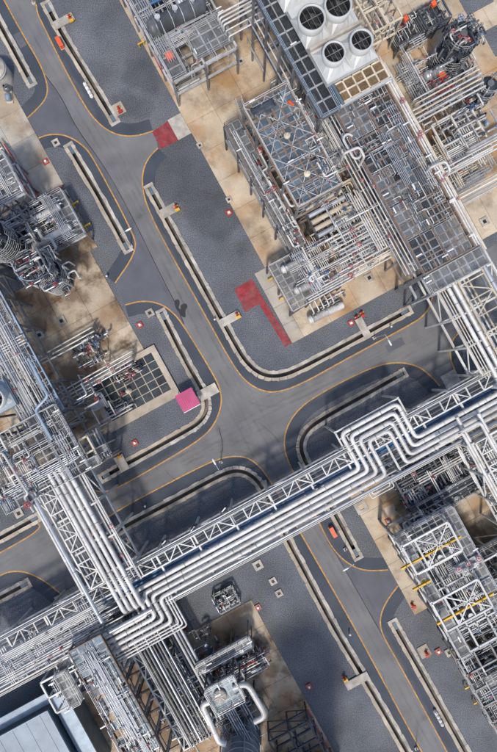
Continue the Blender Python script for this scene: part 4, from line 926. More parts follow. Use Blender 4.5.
for i in range(3): gpipe('pipe', 'silver pipe along the outer edge of the tall spine', 'pipe', [(u + i * .32 - .3, rS[2], ZS + .6), (u + i * .32 - .3, rS[3] + 3, ZS + .6)], (.1, .14, .09)[i], 'jacket', 'edge pipes of the tall spine', 6, None, 1.2, 2)
for i in range(5): gpipe('pipe', 'silver pipe along the inner edge of the tall spine', 'pipe', [(rS[0] - .25 - i * .3, rS[2] + 1, ZS - .4 - i * .5), (rS[0] - .25 - i * .3, rS[3], ZS - .4 - i * .5)], .1, ('jacket_grey', 'jacket')[i % 2], 'inner edge pipes of the tall spine', 6, None, 1.2, 1)
# racetrack loop pipe
a = UW(352, 147, 15); 
pts = []
for k in range(25):
    ang = 2 * math.pi * k / 24; s_ = 1.1 if math.sin(ang) >= 0 else -1.1
    pts.append((a[0] + math.cos(ang) * .62, a[1] + math.sin(ang) * .62 + s_, 15.2))
gpipe('pipe', 'white pipe bent into a closed oval loop beside the tall spine', 'pipe', pts, .17, 'jacket', None, 8, .05)
for (x, y) in ((436, 166), (351, 152)):
    a = UW(x, y, 15); gpipe('pipe', 'white pipe arch rising over the tall spine', 'pipe', [(a[0] - 1.2, a[1], 13.5), (a[0] - 1.2, a[1], 16), (a[0] + .9, a[1] - .2, 16), (a[0] + .9, a[1] - 1.6, 15.9), (a[0] + .9, a[1] - 1.6, 13)], .18, 'jacket', 'pipe arches over the spine', 8, .5)

# blue decked structure
ZM = 13.5
rM = (UW(250, 118, ZM)[0], UW(345, 170, ZM)[0], UW(326, 193, ZM)[1], UW(265, 96, ZM)[1])
rM = (UW(264, 146, ZM)[0], UW(264, 146, ZM)[0] + 6.6, UW(326, 193, ZM)[1], UW(265, 96, ZM)[1])
tm = steel_frame('process_structure', 'tall structure with a blue panelled top deck under crossed bracing', 'structure', rM, [4.6, 9.0, ZM], 3.3, 3.6, 'grey_steel', 'rust_steel', .3, .32,
            [(rM, ZM - .25, 'grating_blue', 1.1, 1.2, .10)], railm='white_steel', fixtures=6, brace=.4, curb='rust_steel', cd=1.5)
bundles(rM, ZM + .15, ZM + .35, 5, 'slim grey lines laid over the blue panelled deck', ('galv', 'jacket_grey', 'rust_steel'), .35, (.03, .06), base=ZM)
bundles(rM, 9.2, 12.8, 14, 'silver lines inside the blue decked structure below its panels', ('jacket', 'jacket_grey', 'galv'), .5)
jumble((rM[1] - 1.6, rM[1] + .9, rM[2], rM[3] - 1), ZM - .5, ZM + .9, 34, 'white valve pipework along the inner side of the blue deck', (.05, .11), ('jacket', 'white_steel', 'galv'), .3, .9, 3)
qm = loc_rect(((rM[0] + rM[1]) / 2, (rM[2] + rM[3]) / 2), rM)
us = frange(qm[0], qm[1], 3.3); ws = frange(qm[2], qm[3], 3.6)
for i in range(len(us) - 1):
    for j in range(len(ws) - 1):
        for (p, q_) in (((us[i], ws[j]), (us[i + 1], ws[j + 1])), ((us[i + 1], ws[j]), (us[i], ws[j + 1]))):
            b = MB(); b.bar((*p, ZM + .06), (*q_, ZM + .06), .10, .08); obj('diagonal', b, 'galv', tm)
for (x, y) in ((287, 136), (307, 174)):
    u, w_ = UW(x, y, ZM); b = MB(); b.lathe((0, 0, 0), (0, 0, 1), [(0, .45), (.25, .45), (.3, .36), (.36, .16), (.8, .15), (.85, .05)], 16)
    gobj('roof_vent', b, 'cream_steel', 'round tan vent standing on the blue panelled deck', 'vent', u, w_, ZM + .02, 'vents on the blue deck')
# dark tarpaulin and orange post at the top end
u, w_ = UW(263, 108, ZM); b = MB()
n = 9
for i in range(n):
    for j in range(4): pass
vs = [((i - 4) * .42, (j - 1.5) * .42, .25 + .16 * math.sin(i * 1.9 + j * 2.3) + .1 * rnd.random()) for i in range(n) for j in range(4)]
fs = [(i * 4 + j, (i + 1) * 4 + j, (i + 1) * 4 + j + 1, i * 4 + j + 1) for i in range(n - 1) for j in range(3)]
b.add(vs, fs, True); o = gobj('tarpaulin', b, 'navy_shell', 'crumpled dark tarpaulin at the end of the blue panelled deck', 'tarpaulin', u, w_, ZM - .1)
sm = o.modifiers.new('solid', 'SOLIDIFY'); sm.thickness = .05
b = MB(); b.tube([(0, 0, 0), (0, 0, .5), (.1, -.9, .9)], .2, 8, .3); u, w_ = UW(289, 101, ZM + .5); gobj('signal_post', b, 'orange_paint', 'bright orange bent post at the end of the blue panelled deck', 'post', u, w_, ZM)
# lower side deck of the blue structure
rM2 = (rM[0] - 2.4, rM[0] - .1, UW(297, 247, 8)[1], UW(240, 118, 8)[1])
steel_frame('side_platform', 'lower grated side platform along the tan pad below the blue deck', 'platform', rM2, [4.0, 8.0], 2.3, 3.8, 'dark_steel', 'grey_steel', decks=[(rM2, 8.0, 'grating', 1.1, 1.3, .06)], railm='rust_steel', fixtures=3)
jumble(rM2, 8.3, 9.2, 18, 'silver pipework with valves along the lower side platform', (.07, .15), ('jacket', 'jacket_grey', 'white_steel'), .3, .9, 4)
spipe('bent white pipe with shoulders on the side platform below the blue deck', [(256, 145, 9), (268, 168, 9), (262, 171, 9), (283, 205, 9), (279, 209, 9)], .15, 'jacket', valves=2)
spipe('white vertical pipe zigzagging at the foot of the blue structure', [(281, 189, 9.3), (291, 207, 9.3), (301, 202, 9.3), (304, 209, 9.3)], .17, 'jacket', valves=1)
b = MB(); b.box(-.4, .4, -.3, .3, 0, .9); u, w_ = UW(263, 112, 8.8)
rM3 = rect((309, 206), (349, 186), (335, 216), z=9); rM3 = (UW(309, 215, 9)[0], UW(345, 196, 9)[0], UW(322, 232, 9)[1], UW(322, 196, 9)[1])
for i in range(5):
    w_ = rM3[3] - .5 - i * 1.0
    gpipe('cooling_duct', 'fat tan-grey tube in the bank of tubes below the blue deck', 'tube', [(rM3[0], w_, 8.6 - i * .2), (rM3[1], w_, 8.6 - i * .2)], .36, ('concrete', 'jacket_grey', 'concrete')[i % 3], 'bank of fat tubes', 10, None, 1.6)
steel_frame('pipe_support', 'dark steel frame under the bank of fat tan-grey tubes', 'frame', rM3, [3.6, 7.4], 3.6, 2.6, 'dark_steel', 'dark_steel', brace=.5)
# pipework between blue structure, exchangers and spine
rP = (UW(336, 225, 8)[0], rS[0] - .3, UW(372, 262, 8)[1], UW(352, 178, 8)[1])
steel_frame('pipe_rack', 'white steel frame full of crossing pipes between the blue deck and the spine', 'pipe rack', rP, [4.2, 8.0], 3.0, 3.2, 'cream_steel', 'cream_steel', .22, .24, brace=.3)
for i in range(11):
    w_ = rP[2] + .3 + i * .55
    gpipe('pipe', 'white pipe in the parallel bank leading to the tall spine', 'pipe', [(rP[0] - rnd.uniform(0, 3), w_, 8.3 + .12 * (i % 2)), (rS[0] + .5, w_, 8.3 + .12 * (i % 2)), (rS[0] + .5, w_, 6)], rnd.uniform(.09, .15), ('jacket', 'white_steel', 'jacket_grey')[i % 3], 'parallel bank of white pipes', 6, None, 1.6, i % 2)
jumble((rP[0] - 1, rP[1], rP[2] - .5, rP[3]), 5, 9.4, 44, 'tangle of white pipework between the blue deck and the spine', (.06, .15), ('jacket', 'white_steel', 'jacket_grey', 'cream_steel'), .5, .3, 6)
for (x, y) in ((370, 196), (378, 212)):
    a = UW(x, y, 9.6); gpipe('pipe', 'tan pipe bent in a square hoop above the tangle of white pipes', 'pipe', [(a[0] - 1.1, a[1] - 2.2, 9), (a[0] - 1.1, a[1] + 1.2, 9.6), (a[0] + 1.1, a[1] + 1.2, 9.6), (a[0] + 1.1, a[1] - 2.8, 9)], .13, 'cream_steel', 'tan hoops', 8, .3)
spipe('slanting white strut pipe from the tall spine over the tan hoops', [(346, 221, 10), (392, 198, 12)], .11, 'jacket')
# exchanger platform
rX = (UW(268, 267, 5)[0], UW(268, 267, 5)[0] + 8.4, UW(296, 310, 5)[1], UW(268, 267, 5)[1])
steel_frame('exchanger_platform', 'dark brown-grey platform carrying two silver exchangers beside the red marking', 'platform', rX, [4.9], 2.8, 3.4, 'dark_steel', 'rust_steel', decks=[((rX[0], rX[1] - 2, rX[2], rX[3]), 4.9, 'grating', 1.4, 1.0)], railm='galv', fixtures=2)
exchanger('upper silver exchanger with white cap on the dark platform', (281, 271), (306, 258), 5.9, .55, 'jacket', base=4.95, nozz=2)
exchanger('lower silver exchanger with white cap on the dark platform', (294, 292), (320, 279), 5.9, .55, 'jacket', base=4.95, nozz=2)
exchanger('silver exchanger lying on the tan pad below the dark platform', (308, 321), (344, 304), 1.7, .62, 'jacket', base=0.1)
for i in range(5):
    a = UW(312 + i * 5, 309 - i * 2.6, 4); gpipe('pipe', 'white riser bent over the exchanger on the tan pad', 'pipe', [(a[0], a[1] + 2.0, 4.6), (a[0], a[1] - .7, 4.0), (a[0], a[1] - .7, 2.3)], .11, 'jacket', 'risers over the ground exchanger', 8, .3, 1, 1 if i % 2 else 0)
for (z, dx) in ((6.8, 0), (6.4, 7)):
    spipe('bent white pipe looping over the exchanger platform', [(302 + dx, 247 + dx, z), (315 + dx, 274 + dx, z), (309 + dx, 277 + dx, z), (311 + dx, 282 + dx, z), (330 + dx, 272 + dx, z)], .15, 'jacket', group='bent pipes over the exchangers', valves=1, wm='blue_paint')
rowpipes('white pipe running from the exchanger platform towards the spine', 'pipes from the exchangers to the spine', (322, 283), (388, 247), 6.3, 4, .5, .13, ('jacket', 'white_steel'), 'u', 1.5, 1.2, valves=1)
jumble((rX[0] + 4, rX[1] + 1.5, rX[2] - 1, rX[3] + 1.5), 5.2, 7.2, 22, 'thin white pipework above the two silver exchangers', (.06, .12), ('jacket', 'white_steel', 'jacket_grey'), .6, .7, 4, ('blue_paint', 'red_paint'))
jumble(rect((322, 312), (352, 296), (345, 290), z=1), .5, 2.4, 12, 'low silver pipework with valves on the pad by the exchangers', (.06, .12), ('jacket', 'jacket_grey'), .6, .9, 3)

# pads and pumps east of the spine
ub = rS[1] + .8
def east(sy_a, sx_a, sx_b, z, n, sp, r, m, lab, grp): rowpipes(lab, grp, (sx_a, sy_a), (sx_b, sy_a - (sx_b - sx_a) * .545), z, n, sp, r, m, 'u', 1.8, 1.5)
east(172, 438, 540, 7, 3, .55, .12, 'jacket', 'white pipe in the upper bank leaving the spine over the tan pad', 'upper bank east of the spine')
east(200, 450, 540, 6, 4, .5, .13, ('jacket', 'white_steel', 'jacket_grey'), 'white pipe in the lower bank leaving the spine over the tan pad', 'lower bank east of the spine')
east(150, 470, 540, 5, 1, .5, .42, 'jacket', 'fat white pipe crossing the tan pad at the frame edge', None)
east(212, 452, 492, 5, 1, .5, .09, 'jacket', 'single slim white pipe above the pad end of the spine', None)
east(120, 396, 480, 9, 4, .6, .13, ('jacket', 'cream_steel', 'jacket', 'white_steel'), 'pipe in the bank crossing below the dark banded column', 'bank below the banded column')
east(100, 414, 478, 8, 3, .6, .12, ('jacket', 'cream_steel'), 'cream pipe in the upper bank beside the dark banded column', 'bank beside the banded column')
rE = rect((398, 30), (440, 10), (470, 150), (425, 165), z=5)
jumble(rect((416, 118), (470, 85), (440, 160), (490, 130), z=4), 1, 6, 60, 'white pipework over the rusty pad beyond the tall spine', (.06, .16), ('jacket', 'jacket_grey', 'white_steel', 'galv', 'cream_steel'), .55, .6, 6)
steel_frame('pipe_support', 'white steel frame over the pumps beyond the tall spine', 'frame', rect((432, 125), (470, 105), (490, 150), z=5), [5.0], 3.4, 3.4, 'white_steel', 'white_steel', .2, .24)
for (x, y, a) in ((447, 128, 0), (455, 145, 0), (472, 152, 1.57), (484, 120, 1.57)): pump('dark pump with blue-grey motor on the pad beyond the tall spine', x, y, a, 'pumps beyond the tall spine', 1.1)
# top edge skids
for k, (x, y) in enumerate(((404, 22), (432, 7))):
    r_ = rect((x - 14, y + 2), (x + 10, y - 10), (x + 6, y + 16), z=4)
    steel_frame('equipment_skid', ('dark skid with pipework on the rusty pad near the cream frame', 'dark skid beside the pale pad and gravel at the top')[k], 'skid', r_, [2.2, 4.0], 2.4, 2.4, 'dark_steel', 'dark_steel', .2, .22, [(r_, 2.2, 'grating_dark')], fixtures=1)
    jumble(r_, 2.4, 4.8, 18, ('thin pipework on the dark skid near the cream frame', 'thin pipework on the dark skid beside the pale pad')[k], (.05, .12), ('jacket_grey', 'dark_steel', 'jacket', 'jacket_dark'), .5, .6, 3)
    b = MB(); b.box(-.35, .35, -.35, .35, 0, .6); u, w_ = UW(x + 2, y - 4, 4.6); gobj('junction_box', b, 'orange_paint', ('orange junction box on the skid near the cream frame', 'orange junction box on the skid by the pale pad')[k], 'box', u, w_, 4.05)
rK = rect((374, 32), (400, 16), (372, -40), z=8)
steel_frame('pipe_rack', 'cream open pipe frame beside the fan cooler at the top', 'pipe rack', rK, [4.5, 8], 2.6, 3.0, 'cream_steel', 'cream_steel', .2, .26, brace=.4)
jumble(rK, 5, 8.5, 24, 'white pipework in the cream open frame beside the fan cooler', (.07, .15), ('jacket', 'cream_steel', 'rust_steel'), .4, .4, 6)
vessel_column('dark banded column ringed with platforms on the far pad', 441, 70, 8.5, 1.6, 'navy_shell', 1.2, .9, ringm='galv', full=False)
jumble(rect((430, 74), (458, 56), (474, 72), z=4), 1, 8, 34, 'dark and white pipework clustered round the banded column', (.06, .16), ('jacket', 'navy_shell', 'jacket_dark', 'jacket_grey'), .5, .4, 3)
exchanger('grey drum by the foot of the dark banded column', (424, 78), (446, 66), 3.4, .7, 'jacket_grey', name='horizontal_drum', cat='drum', base=.1)
rE3 = rect((421, 88), (450, 72), (462, 92), z=4)
steel_frame('pump_platform', 'low platform with orange cover at the foot of the dark banded column', 'platform', rE3, [3.0], 2.6, 2.4, 'grey_steel', 'galv', .2, .24, [(rE3, 3.0, 'grating', 1.2, 1.2)], fixtures=2)
jumble(rE3, 3.3, 4.8, 20, 'small pipework on the low platform by the banded column', (.05, .12), ('jacket', 'red_paint', 'jacket_grey', 'galv'), .5, .7, 3)
b = MB(); b.box(-.5, .5, -.7, .7, 0, .6); u, w_ = UW(444, 74, 4); gobj('cover_box', b, 'orange_paint', 'bright orange cover on the low platform by the banded column', 'box', u, w_, 3.06)
vessel_column('short dark vessel with platform standing on the far pad edge', 472, 106, 6, .9, 'navy_shell', 2.2, .7, ringm='galv')
# gravel beds let into the far pad
for (x, y) in ((474, -3), (502, 38)):
    u, w_ = UW(x, y); b = MB(); b.box(-2.4, 2.4, -2.2, 2.2, 0, .13); struct(obj('gravel_bed', b, 'gravel', None, G2W(u, w_, 0), GA))

bundles(rT, 7.1, 8.0, 16, 'slim silver lines laid across the top of the vessel structure', ('jacket', 'galv', 'jacket_grey'), .6)
bundles(rT, 3.8, 6.6, 14, 'grey lines inside the vessel structure', ('jacket_grey', 'jacket_dark', 'galv'), .6)
bundles(rP, 4.5, 9.2, 22, 'white lines banked in the frame between the blue deck and the spine', ('jacket', 'white_steel', 'jacket_grey'), .55, (.04, .1))
bundles((rM[1], rS[0], UW(330, 175, 9)[1], UW(300, 95, 9)[1]), 5, 12, 26, 'silver lines in the gap between the blue deck and the spine', ('jacket', 'jacket_grey', 'galv'), .5, (.04, .1))
jumble((rM[1], rS[0], UW(330, 175, 9)[1], UW(300, 95, 9)[1]), 4, 11, 30, 'tangled pipework in the gap between the blue deck and the spine', (.05, .14), ('jacket', 'jacket_grey', 'galv', 'cream_steel'), .5, .5, 4)
bundles((rX[0] + 2, rX[1] + 3, rX[2] - .5, rX[3] + 1.5), 5.2, 7, 14, 'white lines banked over the exchanger platform', ('jacket', 'white_steel', 'jacket_grey'), .6, (.04, .09))
bundles(rM2, 4.4, 8.6, 12, 'slim lines along the lower side platform of the blue structure', ('jacket_grey', 'galv', 'jacket'), .2)
bundles(rect((425, 140), (470, 115), (465, 190), (497, 170), z=4), .8, 5, 26, 'white lines banked over the rusty pad beyond the spine', ('jacket', 'white_steel', 'cream_steel', 'jacket_grey'), .65, (.05, .13))
bundles(rect((392, 50), (425, 30), (420, 100), (450, 85), z=4), .8, 5, 18, 'silver lines between the fan cooler and the banded column', ('jacket', 'jacket_grey', 'galv'), .6, (.05, .11))
stair('steel stairs climbing from the tan pad to the lower side platform', 284, 226, 4.2, 8, .9, -1.57)
stair('steel stairs at the top corner of the lower side platform', 245, 119, 4.2, 8, .9, 1.57)
stair('steel stairs beside the tube bank below the blue deck', 341, 205, 4.5, 9, .9, -1.57)

u, w_ = UW(472, 100, 6.6); jumble((u - 1.6, u + 1.6, w_ - 1.4, w_ + 1.4), 6.2, 7.4, 14, 'dark pipework heaped on top of the short dark vessel', (.05, .13), ('navy_shell', 'jacket_dark', 'jacket'), .5, .5, 2.4, base=6)
u, w_ = UW(463, 36, 9); jumble((u - 2.4, u + 2.4, w_ - 2.2, w_ + 2.2), 8.7, 10.2, 40, 'dark and silver pipework heaped on top of the banded column', (.06, .2), ('navy_shell', 'jacket_dark', 'jacket', 'navy_shell', 'dark_steel'), .5, .5, 3, base=8.5)

# ------------------------------------------------------------------ western block
rL = rect((-60, 190), (2, 150), (24, 193), z=9)
steel_frame('process_structure', 'pale grated deck with silver edges left of the red pipe strip', 'structure', rL, [4.5, 9.0], 3.2, 3.0, 'grey_steel', 'galv', .25, .3, [(rL, 9.0, 'grating', 1.1, 1.1, .05)], fixtures=3)
for i in range(3):
    spipe('dark red fire-water pipe beside the pale grated deck', [(-4 + i * 4, 140 + i * 2, 2 - .4 * i), (34 + i * 3, 203 - i * 2, 2 - .4 * i), (58 + i * 2, 190 - i * 2, 2 - .4 * i)], .10, ('red_paint', 'dark_steel', 'red_paint')[i], group='fire-water pipes by the pale deck', valves=2)
rL2 = rect((60, 188), (88, 236), (20, 210), (48, 258), z=3.5)
rL2 = (UW(22, 232, 3.5)[0], UW(62, 190, 3.5)[0], UW(86, 235, 3.5)[1], UW(62, 190, 3.5)[1])
steel_frame('exchanger_platform', 'grated platform with two silver exchangers and yellow posts by the left pad', 'platform', rL2, [3.6], 2.8, 2.8, 'grey_steel', 'galv', .22, .26, [((rL2[1] - 3.2, rL2[1], rL2[2], rL2[3]), 3.6, 'grating', 1.4, 1.2), ((rL2[0], rL2[1] - 3.4, rL2[2], rL2[3]), 3.6, 'grating_dark', 1.4, 1.4, .2)], fixtures=3)
exchanger('upper silver exchanger of the pair above the twin dark columns', (24, 226), (60, 206), 5.0, .55, 'jacket', base=3.65)
exchanger('lower silver exchanger of the pair above the twin dark columns', (30, 249), (71, 226), 5.0, .58, 'jacket', base=3.65)
jumble((rL2[0] - 3, rL2[1] - 2.6, rL2[2] - 1, rL2[3]), 4.2, 7, 36, 'silver pipework round the pair of exchangers above the dark columns', (.06, .15), ('jacket', 'jacket_grey', 'galv', 'jacket_dark'), .6, .6, 5)
spipe('fat bent silver pipe beside the lower exchanger of the pair', [(36, 228, 6.2), (43, 240, 6.2), (50, 237, 6.2), (56, 248, 6)], .24, 'jacket')
rL3 = rect((-60, 260), (18, 205), (34, 240), z=7)
steel_frame('process_structure', 'dark steelwork behind the twin dark columns', 'structure', rL3, [3.8, 7.5], 3.4, 3.2, 'dark_steel', 'grey_steel', .25, .3, [(rL3, 3.8, 'grating_dark', 1.6, 1.6, .2)], fixtures=2)
jumble(rL3, 4, 8.5, 40, 'silver pipework above the dark steelwork behind the twin columns', (.06, .16), ('jacket', 'jacket_grey', 'jacket_dark', 'galv'), .6, .5, 6)
vessel_column('dark navy column with many ring platforms at the edge of the burnt pad', 62, 282, 12, 1.6, 'navy_shell', 1.0, .75, ringm='galv', full=False)
vessel_column('taller dark navy column behind the ringed one at the burnt pad', 30, 258, 17, 1.7, 'navy_shell', 1.1, .8, ringm='galv', full=False)
# left spine with fan cooler
ZL = 10.0
rV = (UW(18, 322, ZL)[0] - 6.5, UW(18, 322, ZL)[0], UW(66, 408, ZL)[1], UW(5, 300, ZL)[1] + 5)
bridge('pipe_rack', 'blue-grey pipe rack along the left side of the burnt pad', rV, 'w', [5.5, ZL], 4.2, 'grey_steel', (rV[1] - 1.6, rV[1] - .1), 'bluegrey_paint', 2.0)
for i in range(6):
    u = rV[0] + .6 + i * .66
    gpipe('pipe', 'white pipe bundled on the blue-grey rack by the burnt pad', 'pipe', [(u, rV[2] - 1.2, ZL + .25), (u, rV[3], ZL + .25)], (.15, .2, .12)[i % 3], 'jacket', 'bundle on the blue-grey rack', 8, None, 1.8)
jumble((rV[0], rV[1] - .2, rV[2], rV[3]), 6, ZL + .8, 26, 'grey pipework inside the blue-grey rack by the burnt pad', (.06, .14), ('jacket', 'jacket_grey', 'galv'), .4, .4, 5)
t = thing('air_cooler', 'blue-grey air cooler box with one round fan beside the left rack', 'air cooler', *UW(-6, 400, 12), 0)
ubox('plenum', t, (0, 0, 11.5), (4.8, 4.0, 1.0), 'pale_roof'); fan(t, .55, -.1, 12.05, 1.3, 6, (1.9, 1.7))
for a in (-2.2, 2.2):
    for c in (-1.8, 1.8): ubox('leg', t, (a, c, 5.5), (.28, .28, 11), 'grey_steel')
ZD = 11.6
rD = (UW(44, 492, ZD)[0] - 5.5, UW(101, 463, ZD)[0], UW(48, 492, ZD)[1], UW(30, 418, ZD)[1])
umid = UW(44, 492, ZD)[0]
steel_frame('process_structure', 'dark decked structure where the short rack begins beside the left cooler', 'structure', (rD[0], UW(84, 455, ZD)[0], rD[2], rD[3]), [5.5, ZD], 3.4, 3.3, 'grey_steel', 'grey_steel', .28, .3,
            [((rD[0], UW(84, 455, ZD)[0], rD[2], rD[3]), ZD, 'grating_dark', 1.5, 1.1, .06)], fixtures=4, railm='galv', curb='grey_steel')
rD2 = (UW(84, 455, ZD)[0] + .15, UW(101, 463, ZD)[0], rD[2], rD[2] + 4.2)
steel_frame('side_platform', 'side platform with cream posts and hanging pipes next to the dark decked structure', 'platform', rD2, [5.5, ZD], 2.4, 2.1, 'cream_steel', 'cream_steel', .2, .26, [((rD2[0], rD2[1], rD2[2], rD2[2] + 1.3), ZD, 'grating', 1.2, 1.2)], fixtures=1)
for i in range(6): gpipe('pipe', 'silver pipe hanging down inside the cream posted side platform', 'pipe', [(rD2[0] + .3 + i * .4, rD2[3] + .5, 8 + .3 * (i % 2)), (rD2[0] + .3 + i * .4, rD2[2] + .4, 9), (rD2[0] + .3 + i * .4, rD2[2] + .4, 4)], .13, ('jacket', 'jacket_grey', 'jacket_dark')[i % 3], 'hanging pipes of the side platform', 6, None, 1.5)
jumble((rD[0], umid + 1, rD[2] - 1, rD[3]), ZD + .3, ZD + 1.2, 30, 'white pipework with valves on the dark decked structure', (.07, .16), ('jacket', 'white_steel', 'jacket_grey'), .4, .7, 5)
spipe('blue-grey pipe bending round the corner of the dark decked structure', [(28, 358, 12.4), (48, 396, 12.4), (35, 410, 12.4), (52, 440, 12.4)], .2, 'bluegrey_paint')
spipe('white pipe looping over the left edge of the dark decked structure', [(-4, 455, 13), (2, 452, 13), (28, 494, 13), (24, 497, 13), (34, 512, 13)], .17, 'jacket', valves=2)
for i in range(4): spipe('white pipe crossing to the left under the dark decked structure', [(-20, 497 + i * 5, 8), (40, 466 + i * 5, 8), (40, 466 + i * 5, 5)], .14, 'jacket', group='pipes crossing under the dark deck')
jumble(rect((46, 392), (84, 372), (62, 428), (100, 410), z=5), 2, 8, 30, 'grey pipework between the burnt pad and the dark decked structure', (.06, .15), ('jacket', 'jacket_grey', 'jacket_dark'), .6, .4, 5)
# burnt pad pipework
for i in range(3): spipe('silver pipe low over the burnt pad towards the dark pump', [(34, 360 + i * 4, 3.2), (92 + i * 2, 327 + i * 4, 3.2), (92 + i * 2, 327 + i * 4, 1)], .13, 'jacket', group='silver pipes low over the burnt pad', flange=1.2)
for i in range(4): spipe('silver pipe leading from the left rack to the dark panelled pit', [(50, 398 + i * 4, 3.6 - .1 * i), (132, 351 + i * 4.2, 3.6 - .1 * i), (132, 351 + i * 4.2, 1)], .12, ('jacket', 'jacket_grey')[i % 2], group='pipes from the left rack to the pit', flange=1.2, valves=1)
for i in range(2): spipe('silver pipe along the near edge of the dark panelled pit', [(80, 434 + i * 4, 2.6), (132, 404 + i * 4, 2.6), (132, 404 + i * 4, .6)], .11, 'jacket', group='pipes along the pit edge', flange=1.2, valves=2)
for (x, y) in ((63, 393), (82, 382), (108, 367), (96, 417), (112, 408)):
    u, w_ = UW(x, y, 3.2); t = thing('pipe_stand', 'white goalpost stand carrying pipes over the burnt pad', 'pipe stand', u, w_, 0.1, 'pipe stands on the burnt pad')
    for s_ in (-1.1, 1.1): ubox('post', t, (0, s_, 1.55), (.16, .16, 3.1), 'white_steel')
    ubox('crossbar', t, (0, 0, 3.18), (.16, 2.5, .16), 'white_steel')
rQ = rect((72, 350), (92, 333), (106, 352), (88, 368), z=1.5)
jumble(rQ, .6, 3.4, 40, 'dark clustered pipework round the pump on the burnt pad', (.06, .16), ('dark_steel', 'jacket', 'jacket_dark', 'jacket_grey'), .6, .8, 3, base=.1)
pump('large dark pump among clustered pipework on the burnt pad', 88, 345, 0, None, 1.5); pump('dark pump at the corner of the panelled pit', 99, 338, 0, None, 1.2)
# dark panelled pit
u0, w0 = UW(132, 387); t = thing('panelled_pit', 'concrete rimmed pit covered with a grid of dark panels by the pink canopy', 'pit', u0, w0, 0.1)
pu, pw_ = 10.8, 6.6
for s_ in (-1, 1):
    ubox('rim', t, (0, s_ * (pw_ / 2 + .45) - (.3 if s_ < 0 else 0), .2), (pu + 1.8, .9 + (.6 if s_ < 0 else 0), .42), 'concrete'); ubox('rim', t, (s_ * (pu / 2 + .45), 0, .2), (.9, pw_ - .02, .42), 'concrete')
nu, nw_ = 7, 5
for i in range(nu + 1): ubox('cover_bar', t, (-pu / 2 + pu * i / nu, 0, .3), (.14, pw_, .14), 'concrete')
for j in range(1, nw_):
    for i in range(nu): ubox('cover_bar', t, (-pu / 2 + pu * (i + .5) / nu, -pw_ / 2 + pw_ * j / nw_, .3), (pu / nu - .14, .12, .14), 'concrete')
for i in range(nu):
    for j in range(nw_): ubox('cover_panel', t, (-pu / 2 + pu * (i + .5) / nu, -pw_ / 2 + pw_ * (j + .5) / nw_, .22), (pu / nu - .16, pw_ / nw_ - .14, .08), 'pit_panel')
for (x, y, l_) in ((137, 370, 'nearest the burnt pad corner'), (128, 391, 'in the middle of the panels')):
    u, w_ = UW(x, y, 1); t = thing('vertical_pump', 'round tan vertical pump on the dark panelled pit ' + l_, 'pump', u, w_, .4)
    b = MB(); b.lathe((0, 0, 0), (0, 0, 1), [(0, .5), (.25, .5), (.3, .34), (1.0, .34), (1.1, .22), (1.3, .05)], 14); obj('motor', b, 'cream_steel', t)
    b = MB(); b.tube([(0, 0, .4), (-1.6, 0, .4), (-1.6, -.8, .4), (-3.0, -.8, .4)], .16, 8); obj('discharge_pipe', b, 'dark_steel', t); valve(t, (-1.0, 0, .4), (1, 0), .14, 'dark_steel', 'red_paint')
jumble(rect((112, 372), (136, 358), (142, 368), (118, 384), z=1), .7, 1.8, 26, 'dark valve pipework lying on the panelled pit', (.06, .14), ('dark_steel', 'jacket_grey', 'rust_steel', 'jacket'), .8, .9, 3, base=.4)
jumble(rect((104, 412), (128, 398), (134, 404), (112, 420), z=1), .7, 1.8, 16, 'low silver pipework over the rim of the panelled pit', (.05, .11), ('jacket', 'jacket_grey'), .8, .8, 3, base=.4)
b = MB(); b.box(-1.2, 1.2, -.5, .5, 0, 1.3); b.box(-1.3, 1.3, -.6, .6, 1.3, 1.4); u, w_ = UW(99, 405, 1); gobj('control_cabinet', b, 'galv', 'grey control cabinet beside the panelled pit', 'cabinet', u, w_, .1)
# pink canopy
u, w_ = UW(187.5, 400, 2.9); t = thing('canopy', 'small shelter with a bright pink square roof beside the curved drain', 'shelter', u, w_, 0)
b = MB(); cs = 1.45
b.add([(-cs, -cs, 2.75), (cs, -cs, 2.75), (cs, cs, 2.95), (-cs, cs, 2.95), (-cs, -cs, 2.83), (cs, -cs, 2.83), (cs, cs, 3.03), (-cs, cs, 3.03)], [(3, 2, 1, 0), (4, 5, 6, 7), (0, 1, 5, 4), (1, 2, 6, 5), (2, 3, 7, 6), (3, 0, 4, 7)]); rf = obj('roof', b, 'pink_roof', t)
for k in range(9): x = -cs + .16 + k * .325; b = MB(); b.bar((x, -cs + .02, 2.85), (x, cs - .02, 3.05), .05); obj('roof_rib', b, 'pink_roof', rf)
b = MB(); b.box(-cs, cs, -cs - .1, -cs - .003, 2.7, 2.86); obj('gutter', b, 'white_paint', t)
for x in (-1.25, 1.25):
    for y in (-1.25, 1.25): ubox('post', t, (x, y, 1.37), (.1, .1, 2.74), 'white_paint')

# ------------------------------------------------------------------ southern block
ZE = 11.8
uE0 = UW(70, 655, ZE)[0]; uE1 = UW(106, 645, ZE)[0]; wE1 = UW(85, 643, ZE)[1]
rE_ = (uE0, uE1, UW(150, 790, ZE)[1], wE1)
hE = wE1 - rE_[2]
steel_frame('process_structure', 'grated spine running down from the left end of the long bridge', 'structure', rE_, [5.5, ZE], 2.9, 3.0, 'grey_steel', 'rust_steel', .26, .28,
            [((uE0, uE1, wE1 - hE * .33, wE1), ZE, 'grating_blue', 1.3, 1.0, .04), ((uE0, uE1, rE_[2], wE1 - hE * .35), ZE, 'grating_blue', 1.3, 1.2, .12)], fixtures=5, rail=False, curb='rust_steel')
jumble((uE0, uE1, rE_[2], wE1 - 3.5), ZE + .2, ZE + .9, 36, 'grey pipework with valves on the spine below the long bridge', (.05, .11), ('jacket_grey', 'galv', 'jacket'), .3, .8, 4)
